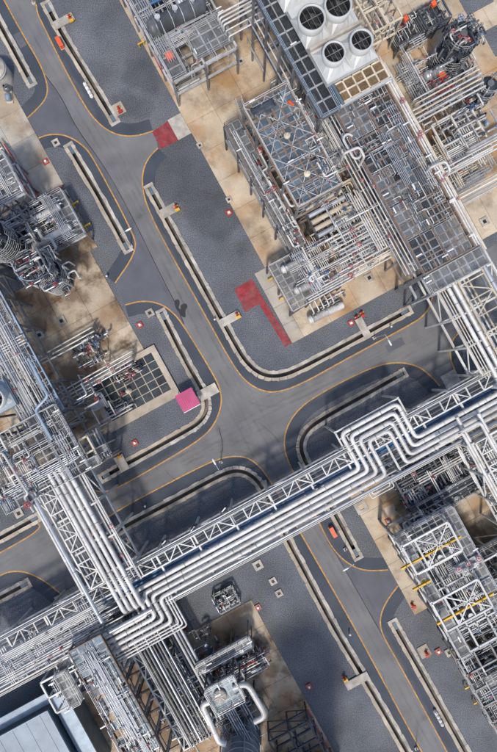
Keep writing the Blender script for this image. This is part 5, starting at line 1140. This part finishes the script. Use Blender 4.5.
rE2 = (UW(40, 684, 10.8)[0], UW(66, 668, 10.8)[0], UW(58, 713, 10.8)[1], UW(40, 684, 10.8)[1])
steel_frame('side_platform', 'small white railed platform with a dark tank beside the pale roofed building', 'platform', rE2, [5.5, 10.8], 2.4, 2.2, 'white_steel', 'white_steel', .2, .24, [((rE2[0] + 2.2, rE2[1], rE2[2], rE2[3]), 10.8, 'grating', 1.1, 1.1)], fixtures=2, railm='white_steel')
exchanger('dark upright-ribbed tank inside the small white railed platform', (52, 677), (61, 696), 9, .6, 'navy_shell', name='horizontal_drum', cat='drum', base=5.6)
rE3_ = (uE1 + .3, uE1 + 5.4, rE_[2], wE1 - .6)
bridge('pipe_rack', 'white rack of dark jacketed pipes beside the grated spine below the long bridge', rE3_, 'w', [4.0, 7.0], 4.2, 'grey_steel', (rE3_[0] + .2, rE3_[0] + 1.2), 'white_steel', 2.0)
for i in range(8):
    u = rE3_[0] + 1.5 + i * .5; gpipe('pipe', 'grey pipe of the rack beside the grated spine below the bridge', 'pipe', [(u, rE3_[2], 7.3 - (i % 2) * .1), (u, rE3_[3] - .5, 7.3 - (i % 2) * .1), (u, rE3_[3] - .5, 4)], (.2, .14, .17)[i % 3], ('jacket_dark', 'dark_steel', 'jacket_dark', 'jacket_grey')[i % 4], 'pipes beside the spine below the bridge', 8, None, 1.8)
for i in range(4):
    u = uE1 + 5.9 + i * .55; gpipe('pipe', 'dark fat pipe on the ground side of the southern rack', 'pipe', [(u, rE3_[2], 4.6), (u, UW(120, 650, 4.6)[1], 4.6), (u, UW(120, 650, 4.6)[1], 2)], .22, ('jacket_dark', 'galv')[i % 2], 'dark pipes by the southern rack', 8, None, 2)
spipe('long tan beam crossing the pipework of the southern pad', [(144, 652, 7), (203, 760, 7)], .16, 'cream_steel', cat='beam', name='edge_beam', seg=4)
for k in range(3): spipe('dark slanting strut over the southern pipe rack', [(132 + k * 8, 662 + k * 22, 8), (122 + k * 10, 690 + k * 20, 10)], .14, 'dark_steel', cat='strut', name='strut', group='dark struts of the southern rack')
jumble(rect((140, 668), (182, 640), (190, 745), (225, 720), z=3), .8, 5, 70, 'pipework and valves over the southern burnt pad', (.06, .15), ('jacket', 'jacket_grey', 'dark_steel', 'jacket_dark', 'cream_steel'), .7, .5, 5)
for i in range(5): spipe('cream pipe in the bank across the southern burnt pad', [(150 + i * 5.5, 700 + i * 10, 5), (194 + i * 5.5, 676 + i * 10, 5), (194 + i * 5.5, 676 + i * 10, 2)], (.17, .12)[i % 2], ('jacket', 'cream_steel')[i % 2], group='bank across the southern pad', flange=1.6)
exchanger('big grey exchanger drum under a railed gantry on the southern pad', (196, 671), (253, 640), 3.2, 1.15, 'jacket_dark', base=.1)
rG_ = rect((190, 664), (248, 632), (254, 646), z=5.2); rG_ = (UW(196, 666, 5.2)[0], UW(248, 636, 5.2)[0], UW(222, 655, 5.2)[1] - .5, UW(222, 655, 5.2)[1] + .6)
steel_frame('gantry', 'narrow railed gantry along the big grey exchanger drum', 'platform', (rG_[0], rG_[1], rG_[2], rG_[3]), [5.2], 3, 1.1, 'grey_steel', 'galv', .16, .22, [(rG_, 5.2, 'grating', 1.2, 1.1)], fixtures=3)
jumble(rect((214, 668), (262, 640), (270, 662), (236, 680), z=2), .6, 3.2, 34, 'dark pipework and valves beside the big grey exchanger drum', (.06, .14), ('dark_steel', 'jacket_grey', 'jacket', 'red_paint', 'navy_shell'), .6, .7, 3)
jumble(rect((196, 690), (214, 676), (236, 730), (262, 700), z=2), .6, 4, 30, 'dark pipework around the foot of the hooped column', (.06, .16), ('dark_steel', 'jacket_grey', 'navy_shell', 'jacket'), .5, .5, 3)
rH = (UW(206, 692, 8.5)[0], UW(236, 680, 8.5)[0], UW(218, 712, 8.5)[1], UW(222, 680, 8.5)[1])
steel_frame('platform_tower', 'square platform tower topped by a round white hatch beside the hooped column', 'platform', rH, [4.2, 8.5], 2.4, 2.4, 'dark_steel', 'grey_steel', .22, .28, [(rH, 8.5, 'grating_blue', 1.0, 1.0)], fixtures=3, brace=.7)
u, w_ = UW(220, 697, 9); t = thing('round_hatch', 'round white spoked hatch on the square platform tower', 'hatch', u, w_, 8.56)
b = MB(); b.lathe((0, 0, 0), (0, 0, 1), [(0, .95), (.35, .95), (.42, .8), (.5, .02)], 24); obj('cover', b, 'concrete_pale', t)
for k in range(6): a = k * math.pi / 3; b = MB(); b.bar((.2 * math.cos(a), .2 * math.sin(a), .52), (.88 * math.cos(a), .88 * math.sin(a), .46), .06); obj('spoke', b, 'galv', t)
vessel_column('fat grey column with pale hoops at the bottom of the southern pad', 241, 737, 20, 2.9, 'jacket_dark', 1.3, rings=False, hoopm='galv')
spipe('fat white pipe bending from the platform tower down the left of the hooped column', [(209, 702, 8.8), (202, 705, 8.8), (219, 742, 8.8), (226, 744, 8.8)], .42, 'jacket', bend=1.0, flange=3)
spipe('fat white pipe bending round the right of the hooped column', [(233, 688, 8.8), (247, 683, 8.8), (266, 716, 8.8), (254, 722, 8.8)], .42, 'jacket', bend=1.2, flange=3)
rI = rect((270, 745), (308, 722), (340, 790), z=5)
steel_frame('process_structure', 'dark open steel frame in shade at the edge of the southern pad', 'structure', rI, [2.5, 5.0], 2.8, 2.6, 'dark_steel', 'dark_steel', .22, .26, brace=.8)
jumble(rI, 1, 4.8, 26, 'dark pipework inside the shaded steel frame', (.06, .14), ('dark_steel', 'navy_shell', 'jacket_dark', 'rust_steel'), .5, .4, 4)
for k in range(5):
    u, w_ = UW(306 + k * 5, 707 + k * 11, .6); t = thing('marker_post', 'yellow and red post standing along the shaded pad edge', 'post', u, w_, .1, 'posts along the shaded pad edge')
    b = MB(); b.box(-.1, .1, -.1, .1, 0, .8); obj('post', b, ('yellow_paint', 'red_paint')[k % 2], t); b = MB(); b.box(-.45, .45, -.06, .06, .8, .92); obj('arm', b, 'yellow_paint', t)
# small skid by the bridge
rJ = rect((212, 596), (232, 586), (236, 604), z=1)
steel_frame('equipment_skid', 'small dark valve skid on gravel beside the thick jogging pipes', 'skid', rJ, [1.9], 1.9, 1.9, 'dark_steel', 'dark_steel', .12, .16, [(rJ, .6, 'grating_dark', 1.2, 1.2)], rail=False, fixtures=1)
jumble(rJ, .5, 2.4, 22, 'silver pipework with valves on the small gravel skid', (.05, .1), ('jacket_grey', 'dark_steel', 'jacket'), .5, .9, 2.5, base=.02)
# building with pale roof
u, w_ = UW(47, 711, 6); t = thing('building', 'low building with a pale blue-grey flat roof below the long bridge', 'building', u - 7, w_ - 6, 0)
b = MB(); b.box(-7, 7, -6, 6, 5.75, 6.0); rf = obj('roof', b, 'pale_roof', t); b = MB()
ubox('wall', t, (0, 0, 2.87), (13.4, 11.4, 5.74), 'slate_wall')
ubox('roof_edge', rf, (7.03, 0, 5.95), (.1, 12.1, .3), 'bluegrey_paint'); ubox('roof_edge', rf, (0, 6.03, 5.95), (13.9, .1, .3), 'bluegrey_paint')
ubox('ledge', t, (8.3, 0, 4.2), (2.4, 13.4, .25), 'bluegrey_paint'); ubox('ledge', t, (0, 7.0, 4.2), (14.2, 1.6, .25), 'bluegrey_paint'); ubox('wall', t, (8.2, 0, 2.0), (2.2, 13.0, 4.0), 'slate_wall')
for k in range(6): b = MB(); b.bar((-7 + 2.3 * k + 1.2, -5.9, 6.02), (-7 + 2.3 * k + 1.2, 5.9, 6.02), .05, .06); obj('roof_seam', b, 'pale_roof', rf)

# ------------------------------------------------------------------ south-eastern block
ZG = 12.0
def roof_frame(sa, label):
    u, w_ = sa; t = thing('roof_frame', label, 'roof frame', u + 3.55, w_ - 2.1, 0); a, c = 3.55, 2.15
    for x in (-a, a):
        for y in (-c, c): ubox('column', t, (x, y, (ZG - .1) / 2), (.26, .26, ZG - .1), 'white_steel')
    for y in (-c, c): beam('beam', t, (-a + .13, y, ZG), (a - .13, y, ZG), .24, .3, 'white_steel')
    for x in (-a, a, -a + 1.9): beam('beam', t, (x, -c + .12, ZG), (x, c - .12, ZG), .24, .3, 'white_steel')
    m0 = .95
    for (x, y) in ((-a + 1.9, -c), (a, -c), (-a + 1.9, c), (a, c), (m0, -c), (m0, c)):
        b = MB(); b.bar((m0, 0, ZG + .05), (x, y, ZG + .05), .15, .12); obj('diagonal', b, 'white_steel', t)
    b = MB(); b.bar((-a + 1.9, 0, ZG - .1), (a, 0, ZG - .1), .12); obj('tie', b, 'galv', t)
    return t
a1 = UW(402, 547, ZG); a2 = UW(432, 604, ZG)
roof_frame(a1, 'white cross-braced roof frame over the dark equipment next to the long bridge'); roof_frame(a2, 'second white cross-braced roof frame farther from the long bridge')
for (p, q_, l_) in (((401, 569), (461, 537), 'yellow crane beam through the roof frame next to the long bridge'), ((413, 590), (431, 581), 'short yellow beam between the two white roof frames'), ((437, 624), (494, 594), 'yellow crane beam through the farther roof frame')):
    A = UW(*p, 11.2); B = UW(*q_, 11.2); L = B[0] - A[0]; t = thing('crane_beam', l_, 'beam', A[0] + L / 2, A[1], 11.2)
    beam('beam', t, (-L / 2, 0, 0), (L / 2, 0, 0), .24, .4, 'yellow_paint'); b = MB(); b.box(L * .1, L * .1 + .5, -.25, .25, -.7, -.22); obj('hoist', b, 'yellow_paint', t)
    for x in (-L / 2 + .8, L / 2 - .8): b = MB(); b.bar((x, 0, .2), (x, 0, .75), .08); obj('hanger', b, 'galv', t)
rG = (UW(396, 540, 9)[0], UW(396, 540, 9)[0] + 9.2, UW(456, 660, 9)[1], UW(400, 533, 9)[1])
steel_frame('process_structure', 'dark compressor house frame under the white roof frames and yellow beams', 'structure', rG, [4.5, 9.0], 3.0, 3.3, 'grey_steel', 'galv', .26, .28, [((rG[0], rG[0] + 1.6, rG[2], rG[3]), 9.0, 'grating', 1.2, 1.2), ((rG[0] + 1.8, rG[1], rG[2], rG[3]), 4.5, 'grating_dark', 1.5, 1.5), ((rG[1] - 1.8, rG[1], rG[2], rG[3]), 9.0, 'grating', 1.2, 1.2), ((rG[0] + 1.8, rG[1] - 2, rG[3] - 2.0, rG[3]), 9.0, 'grating_dark', 1.2, 1.2)], fixtures=3)
for k, (x, y) in enumerate(((437, 553), (467, 610))):
    exchanger(('large grey machine drum under the roof frame next to the bridge', 'large grey machine drum under the farther roof frame')[k], (x - 20, y + 11), (x + 18, y - 10), 6.6, 1.2, 'jacket_dark', name='compressor', cat='compressor', base=4.55)
jumble((rG[0] + 1, rG[1], rG[2], rG[3]), 5, 9.2, 80, 'grey and white pipework inside the dark compressor house', (.06, .16), ('jacket_grey', 'jacket', 'galv', 'jacket_dark', 'white_steel'), .6, .5, 5)
u, w_ = UW(470, 566, 10); t = thing('valve_bank', 'white and red valve bank between the two white roof frames', 'valves', u, w_, 9.05)
for k in range(5): valve(t, (-1.6 + k * .8, (.3, -.3)[k % 2], .45), (1, 0), .17, 'white_paint', ('red_paint', 'white_paint')[k % 2])
ubox('manifold', t, (0, 0, .16), (4.4, 1.2, .3), 'galv')
# machinery between bridge and compressor house
rN = (UW(392, 480, 3)[0], UW(470, 445, 3)[0], UW(404, 524, 3)[1], UW(392, 476, 3)[1])
jumble(rN, .8, 5, 85, 'dense silver and dark valve pipework between the bridge and the compressor house', (.08, .2), ('jacket_grey', 'jacket', 'jacket_dark', 'dark_steel', 'rust_steel'), .5, .9, 4)
for i in range(5): gpipe('pipe', 'long dark blue-grey pipe between the valve pipework and the compressor house', 'pipe', [(rN[0] + 1, rN[2] + .4 + i * .6, 3.5), (rN[1], rN[2] + .4 + i * .6, 3.5), (rN[1], rN[2] + .4 + i * .6, 1)], (.2, .14)[i % 2], ('jacket_dark', 'navy_shell', 'jacket_grey')[i % 3], 'long pipes before the compressor house', 8, None, 1.8)
for (x, y) in ((408, 488), (424, 478), (440, 470), (412, 506), (436, 494)): pump('dark pump in the valve pipework next to the long bridge', x, y, 1.57, 'pumps next to the long bridge', 1.3)
spipe('teal blue machine pipe at the corner of the compressor house', [(412, 535, 7), (452, 513, 7), (449, 507, 7)], .25, 'blue_paint', valves=1)
jumble((uD0, uD1, wD0, wA0 - 1), 7.2, 12.2, 50, 'white pipework along the rack leading south-east', (.07, .17), ('jacket', 'white_steel', 'jacket_grey'), .45, .3, 6)
# shaded equipment at the right edge
rO = (UW(462, 668, 6)[0], UW(462, 668, 6)[0] + 8, UW(500, 740, 6)[1], UW(468, 655, 6)[1])
steel_frame('process_structure', 'dark equipment frame with cream edge beams at the right edge of the gravel', 'structure', rO, [3.0, 6.0], 2.8, 2.8, 'cream_steel', 'grey_steel', .22, .28, [((rO[0], rO[1], rO[2], rO[3] - 2), 3.0, 'grating_dark', 1.4, 1.4), ((rO[0] + 2, rO[1], rO[2], rO[3] - 4), 6.0, 'grating', 1.3, 1.3, .1)], fixtures=3)
jumble(rO, 3.3, 6.8, 36, 'grey pipework in the dark frame at the right edge', (.06, .15), ('jacket_grey', 'dark_steel', 'navy_shell', 'jacket'), .6, .6, 4)
for i in range(3): spipe('thick dark navy pipe bending out below the compressor house', [(457 + i * 3, 660 + i * 6, 3), (500 + i * 3, 640 + i * 6, 3)], .42, 'navy_shell', group='dark navy pipes below the compressor house', flange=2)

bundles(rL2, 3.9, 6, 12, 'slim silver lines on the left exchanger platform', ('jacket', 'galv', 'jacket_grey'), .6)
bundles(rL3, 4, 8.3, 18, 'silver lines over the dark steelwork behind the twin columns', ('jacket', 'galv', 'jacket_grey'), .55, (.05, .12))
bundles(rL, 9.2, 10, 9, 'white lines laid across the pale grated deck', ('jacket', 'white_steel', 'galv'), .5)
bundles((rD[0], UW(84, 455, ZD)[0], rD[2], rD[3]), ZD + .15, ZD + .9, 18, 'slim lines banked on the dark decked structure', ('galv', 'jacket_grey', 'jacket'), .35, (.03, .09))
bundles((rV[0], rV[1], rV[2], rV[3]), ZL + .2, ZL + 1.2, 18, 'white lines banked on the blue-grey rack', ('jacket', 'jacket_grey', 'galv'), .2, (.05, .12))
bundles(rE_, ZE + .2, ZE + .7, 11, 'slim lines banked on the spine below the long bridge', ('galv', 'jacket_grey', 'jacket'), .3, (.03, .08))
bundles(rect((140, 668), (182, 640), (190, 745), (225, 720), z=3), 1, 5.5, 24, 'grey lines banked over the southern burnt pad', ('jacket', 'jacket_grey', 'jacket_dark', 'galv'), .5, (.05, .12))
bundles(rG, 5, 9.3, 34, 'silver lines banked inside the dark compressor house', ('jacket', 'jacket_grey', 'galv', 'white_steel'), .5, (.04, .1))
bundles(rN, 1, 5.5, 22, 'silver lines banked between the bridge and the compressor house', ('jacket', 'jacket_grey', 'jacket_dark'), .5, (.06, .14))
bundles((uD0, uD1, wD0, wA0 - 1), 7.2, 12, 22, 'white lines banked on the rack leading south-east', ('jacket', 'white_steel', 'jacket_grey'), .35, (.05, .14))
bundles(rO, 3.2, 6.6, 16, 'grey lines banked in the dark frame at the right edge', ('jacket_grey', 'galv', 'jacket'), .5)
bundles((uL, jog_u[0] - 4, wA0 + .3, wA1 - .3), ZA + .3, ZA + .8, 16, 'white lines banked across the left end of the long bridge', ('jacket', 'white_steel', 'galv'), .6, (.04, .1))
stair('steel stairs down from the dark decked structure to the short rack', 97, 452, 7, 11, .9, 0)
# tall round tower beyond the southern pad, whose shade falls across the gravel
vessel_column('tall round tower standing beyond the southern pad, shading the gravel', 298, 796, 39, 5.0, 'jacket_grey', 6, 1.0, name='tower', cat='tower', ringm='galv')

rY = rect((476, 566), (540, 532), (540, 680), z=8)
steel_frame('process_structure', 'white open steelwork behind the compressor house at the right edge', 'structure', rY, [4, 8.0], 3.2, 3.2, 'white_steel', 'galv', .22, .26, [(rY, 4.0, 'grating_dark', 1.6, 1.6, .15)], fixtures=2)
bundles(rY, 4.4, 8.4, 30, 'silver lines banked in the steelwork behind the compressor house', ('jacket', 'jacket_grey', 'galv'), .5, (.05, .13))
jumble(rY, 4.4, 8.6, 30, 'small pipework in the steelwork behind the compressor house', (.05, .13), ('jacket', 'jacket_grey', 'dark_steel', 'navy_shell'), .5, .6, 4)
steel_frame('pipe_support', 'dark steel frame over the valve machinery next to the long bridge', 'frame', rN, [2.6, 5.2], 3.0, 2.6, 'dark_steel', 'dark_steel', .2, .24, [((rN[0] + 1, rN[1], rN[2], rN[2] + 2.6), 5.2, 'grating_dark', 1.4, 1.3, .1)], fixtures=3)
bundles(rN, 2.8, 6.0, 20, 'dark lines banked over the valve machinery next to the bridge', ('jacket_dark', 'jacket_grey', 'navy_shell', 'jacket'), .55, (.07, .16))

jumble(rect((150, 655), (192, 632), (200, 690), (232, 672), z=2), .5, 3, 46, 'dark low pipework on the pad next to the big exchanger drum', (.06, .15), ('dark_steel', 'jacket_dark', 'jacket_grey', 'jacket', 'navy_shell'), .6, .7, 4, base=.1)
bundles(rect((200, 705), (232, 690), (270, 720), (250, 745), z=2), .5, 4.5, 16, 'dark lines packed round the foot of the hooped column', ('dark_steel', 'jacket_grey', 'jacket_dark'), .5, (.05, .13), base=.1)
bundles(rect((215, 665), (262, 640), (272, 665), z=2), .5, 3, 12, 'dark lines banked beside the big exchanger drum', ('jacket_dark', 'jacket_grey', 'dark_steel', 'jacket'), .7, (.05, .12), base=.1)
jumble(rect((34, 262), (60, 248), (72, 290), (50, 300), z=6), 3, 12, 34, 'silver pipework wound round the twin dark columns', (.06, .15), ('jacket', 'jacket_grey', 'navy_shell', 'galv'), .5, .3, 3)

u, w_ = UW(32, 267, 12.6); jumble((u - 2.2, u + 2.2, w_ - 2.0, w_ + 2.0), 12.2, 13.6, 34, 'dark and silver pipework heaped over the ringed column by the burnt pad', (.06, .16), ('navy_shell', 'jacket_dark', 'jacket_grey', 'navy_shell', 'jacket'), .5, .4, 3.5, base=12)

# ------------------------------------------------------------------ small things on the gravel
def slab(label, sx, sy, lu, lw, m='concrete_pale', z=.14, rot=0, group=None):
    u, w_ = UW(sx, sy); b = MB(); b.box(-lu / 2, lu / 2, -lw / 2, lw / 2, 0, .16); return tag(obj('cover_slab', b, m, None, G2W(u, w_, z), GA + rot), label, 'concrete slab', group)
slab('pale concrete slab with hydrant bridging the drain by the gravel field', 64, 22, 3.5, 1.3)
slab('pale concrete slab bridging the drain below the red and pale marking', 169, 211, 2.6, 1.5)
slab('pale concrete slab bridging the drain near the L-shaped red marking', 230, 319, 3.5, 1.3)
slab('pale concrete slab bridging the drain beside the pink canopy', 208, 392, 3.3, 1.7)
slab('pale concrete slab bridging the drain on the way to the spine', 363, 328, 1.2, 3.4)
slab('yellowed concrete slab bridging the drain near the side platform', 122, 463, 1.5, 2.6, 'cream_steel')
slab('pale concrete slab with yellow hydrant bridging the long drain', 357, 680, 4.0, 1.3)
slab('blank concrete hardstanding by the stub of the road', 381, 515, .1, .1) if False else None
HYD = [(70, 18, .30, 'beside the drain end at the gravel field'), (119, 109, .13, 'at the drain end before the red marking'), (176, 207, .30, 'on the slab below the red marking'), (237, 314, .30, 'on the slab near the L-shaped marking'), (356, 317, .0, 'by the drain slab leading to the spine'), (344, 677, .30, 'on the slab over the long drain'), (426, 652, .13, 'beside the drain by the compressor house'), (118, 454, .30, 'on the yellowed drain slab'), (412, 604, .1, 'at the corner of the compressor pad'), (361, 313, 0, 'next to the slab toward the spine')]
for (x, y, z, l_) in HYD:
    u, w_ = UW(x, y, z); t = thing('fire_hydrant', 'small red and yellow fire hydrant ' + l_, 'hydrant', u, w_, z)
    b = MB(); b.lathe((0, 0, 0), (0, 0, 1), [(0, .26), (.08, .26), (.08, .15), (.6, .15), (.65, .2), (.72, .2), (.85, .05)], 10); obj('barrel', b, 'red_paint', t)
    for s_ in (-1, 1): b = MB(); b.cyl((0, 0, .5), (s_ * .34, 0, .5), .085, seg=8); obj('outlet', b, 'yellow_paint', t)
    b = MB(); b.box(-.35, .35, -.75, -.35, 0, .28); obj('hose_box', b, 'yellow_paint' if z > .2 else 'red_paint', t)
for (x, y, l_) in ((119, 109, 'beside the drain end before the red marking'), (424, 651, 'by the drain near the compressor house'), (391, 511, 'near the long bridge and the compressor pad')):
    u, w_ = UW(x, y); b = MB(); b.box(-.85, .85, -.95, .95, 0, .13); gobj('concrete_plinth', b, 'concrete', 'square concrete hydrant base ' + l_, 'concrete base', u, w_, 0)
BOX = [(46, 162, 'near the red pipe strip'), (140, 325, 'beside the burnt pad corner'), (229, 213, 'beside the tan pad of the blue structure'), (135, 443, 'below the panelled pit'), (351, 323, 'by the slab towards the spine'), (258, 607, 'near the two square sumps'), (438, 651, 'beside the compressor pad'), (309, 686, 'in shade beside the southern pad'), (185, 632, 'beside the jogging pipes'), (388, 521, 'at the pad next to the bridge')]
for (x, y, l_) in BOX:
    u, w_ = UW(x, y); t = thing('hydrant_pit', 'small red rimmed valve pit ' + l_, 'valve pit', u, w_, 0)
    for s_ in (-1, 1): ubox('rim', t, (s_ * .37, 0, .11), (.16, .9, .22), 'red_paint'); ubox('rim', t, (0, s_ * .37, .11), (.58, .16, .22), 'red_paint')
    ubox('lid', t, (0, 0, .06), (.57, .57, .1), 'concrete_pale'); b = MB(); b.cyl((0, 0, .1), (0, 0, .42), .11, seg=8); b.cyl((0, 0, .38), (0, 0, .44), .2, seg=8); obj('spindle', b, 'white_paint', t)
SUMP = [(56, 143, 1.0, 'at the road bend above the left drain'), (150, 313, 1.1, 'at the bend by the curved drain'), (258, 565, 1.3, 'beside the long bridge'), (273, 581, 1.0, 'in the pair, nearer the bridge'), (279, 593, 1.0, 'in the pair, farther from the bridge'), (361, 507, 1.7, 'next to the end of the curved drain'), (200, 146, .8, 'at the tan pad edge near the red marking'), (229, 200, .8, 'at the tan pad edge half way along'), (484, 222, 1.2, 'on the pad end by the spine'), (40, 335, 1.2, 'lower one on the burnt pad'), (62, 321, 1.2, 'upper one on the burnt pad'), (241, 62, .9, 'on the tan pad by the walkway pipes'), (19, 513, 1.2, 'below the short rack at the road'), (82, 417, .9, 'on the pad by the grey cabinet'), (369, 278, 1.2, 'on the pad beside the ground exchanger'), (126, 541, .9, 'on gravel between short rack and long bridge'), (449, 652, 1.1, 'by the compressor pad corner')]
PADS = {(200, 146), (229, 200), (484, 222), (40, 335), (62, 321), (241, 62), (82, 417), (369, 278)}
for (x, y, s_, l_) in SUMP:
    z = .115 if (x, y) in PADS else 0.0; u, w_ = UW(x, y); t = thing('sump', 'square concrete sump with a dark opening ' + l_, 'sump', u, w_, z); h = s_ * .55; q_ = h * .42
    for k in (-1, 1): ubox('rim', t, (k * (h + q_) / 2, 0, .10), (h - q_, 2 * h, .2), 'concrete_pale'); ubox('rim', t, (0, k * (h + q_) / 2, .10), (2 * q_ - .004, h - q_, .2), 'concrete_pale')
    ubox('grate', t, (0, 0, .04), (2 * q_ - .01, 2 * q_ - .01, .06), 'black')
# street lamps
LAMP = [(34, 4, -1, 'beside the top left road'), (131, 246, 1, 'at the drain end by the left road bend'), (221, 462, 1, 'by the crossroads below the pink canopy'), (374, 338, -1, 'along the road to the cream rack'), (345, 549, -1, 'beside the orange box past the bridge'), (416, 748, 1, 'beside the last stretch of road')]
for (x, y, sd_, l_) in LAMP:
    u, w_ = UW(x, y); t = thing('street_lamp', 'slim street lamp with white head ' + l_, 'street lamp', u, w_, 0, None, GA + (0 if y not in (462, 338) else math.pi / 2))
    hh = 7.0
    b = MB(); b.box(-.25, .25, -.25, .25, 0, .25); obj('footing', b, 'concrete_pale', t); b = MB(); b.lathe((0, 0, .2), (0, 0, 1), [(0, .09), (hh - .2, .05)], 8); obj('pole', b, 'galv', t)
    b = MB(); b.tube([(0, 0, hh - .05), (sd_ * .5, 0, hh + .1), (sd_ * 1.0, 0, hh + .12)], .04, 6); obj('arm', b, 'galv', t)
    b = MB(); b.lathe((sd_ * .85, 0, hh + .12), (sd_ * 1.85, 0, hh + .14), [(0, .04), (.1, .13), (.8, .15), (1.0, .05)], 8); obj('lamp_head', b, 'white_paint', t)
# four white drums in a row, twice
for (x, y, l_) in ((87.5, 89, 'row of four beside the drain of the gravel field'), (439.5, 719.5, 'row of four beside the drain by the last road')):
    for k in range(4):
        u, w_ = UW(x, y, .8); t = thing('white_drum', 'white round-topped drum in the ' + l_, 'drum', u, w_ + (1.5 - k) * .68, 0, 'four drums, ' + l_)
        b = MB(); b.lathe((0, 0, 0), (0, 0, 1), [(0, .25), (.02, .27), (.3, .27), (.31, .29), (.34, .29), (.35, .27), (.75, .27), (.86, .2), (.92, .03)], 16); obj('body', b, 'white_paint', t); b = MB(); b.cyl((0, 0, .88), (0, 0, .98), .06, seg=8); obj('cap', b, 'galv', t)
# orange cabinets
for (x, y, l_) in ((59.5, 42.5, 'between the road and the gravel field drain'), (333, 532, 'by the drain end past the long bridge')):
    u, w_ = UW(x, y, .6); t = thing('orange_cabinet', 'long orange equipment cabinet ' + l_, 'cabinet', u, w_, 0)
    ubox('plinth', t, (0, 0, .06), (.7, 1.7, .12), 'concrete'); ubox('body', t, (0, 0, .5), (.6, 1.6, .76), 'orange_paint'); ubox('lid', t, (0, 0, .92), (.66, 1.66, .07), 'orange_paint')
    ubox('handle', t, (.36, 0, .7), (.05, .4, .05), 'dark_steel')
# yellow posts / barriers
for (x, y, rot, l_) in ((75, 203, 0, 'upper one by the left exchanger platform'), (87, 225, 0, 'lower one by the left exchanger platform'), (141, 43, 0, 'by the dark vessel structure'), (271, 279, 0, 'upper one by the dark exchanger platform'), (282, 299, 0, 'lower one by the dark exchanger platform'), (468, 687, 0, 'upper one by the cream edged frame'), (477, 702, 0, 'lower one by the cream edged frame')):
    u, w_ = UW(x, y, 1); t = thing('yellow_barrier', 'short yellow safety barrier, ' + l_, 'barrier', u, w_, .1, None, GA + rot)
    for s_ in (-.42, .42): ubox('post', t, (s_, 0, .45), (.12, .12, .9), 'yellow_paint')
    ubox('rail', t, (0, 0, .95), (1.15, .2, .16), 'yellow_paint')
# pale tank at the left edge
u, w_ = UW(-8, 68, 3); t = thing('storage_tank', 'pale cream storage tank at the edge beside a dark pump', 'tank', u, w_, 0)
b = MB(); b.lathe((0, 0, 0), (0, 0, 1), [(0, 2.0), (3.2, 2.0), (3.3, 1.95), (3.8, .6), (3.9, .05)], 28); obj('shell', b, 'concrete_pale', t)
b = MB(); b.lathe((0, 0, 2.9), (0, 0, 1), [(0, 2.02), (0, 2.1), (.12, 2.1), (.12, 2.02)], 28); obj('hoop', b, 'galv', t)
pump('dark round pump at the foot of the pale storage tank', 8, 94, 1.2, None, 1.2, .1)
b = MB(); b.box(-.9, .9, -.8, .8, 0, .2); u, w_ = UW(460, 653); gobj('concrete_plinth', b, 'concrete', 'square concrete plinth with red pipe below the compressor house', 'concrete base', u, w_, 0)
spipe('dark red fire pipe along the cream edged frame at the right edge', [(456, 655, .6), (496, 728, .6)], .1, 'red_paint', valves=2)
spipe('dark red fire pipe along the left edge of the vessel structure', [(122, -10, 1.0), (163, 74, 1.0)], .1, 'red_paint', valves=3)
spipe('dark red fire pipe along the lower side platform of the blue structure', [(240, 130, 1.0), (282, 212, 1.0)], .1, 'red_paint', valves=3)
spipe('red fire pipe with posts along the shaded southern pad edge', [(305, 705, .9), (332, 756, .9)], .1, 'red_paint', valves=2)

for (x, y, l_) in ((215, 320, 'by the slab near the L-shaped marking'), (390, 327, 'by the drain towards the cream rack'), (349, 632, 'between the long drain and the road'), (146, 505, 'between side road and drain left of the crossroads'), (108, 277, 'at the burnt pad corner by the road')):
    u, w_ = UW(x, y); t = thing('bollard_light', 'low white-topped bollard light ' + l_, 'bollard', u, w_, 0)
    b = MB(); b.cyl((0, 0, 0), (0, 0, .8), .09, seg=10); obj('post', b, 'grey_steel', t); b = MB(); b.lathe((0, 0, .8), (0, 0, 1), [(0, .16), (.18, .17), (.26, .05)], 12); obj('cap', b, 'white_paint', t)
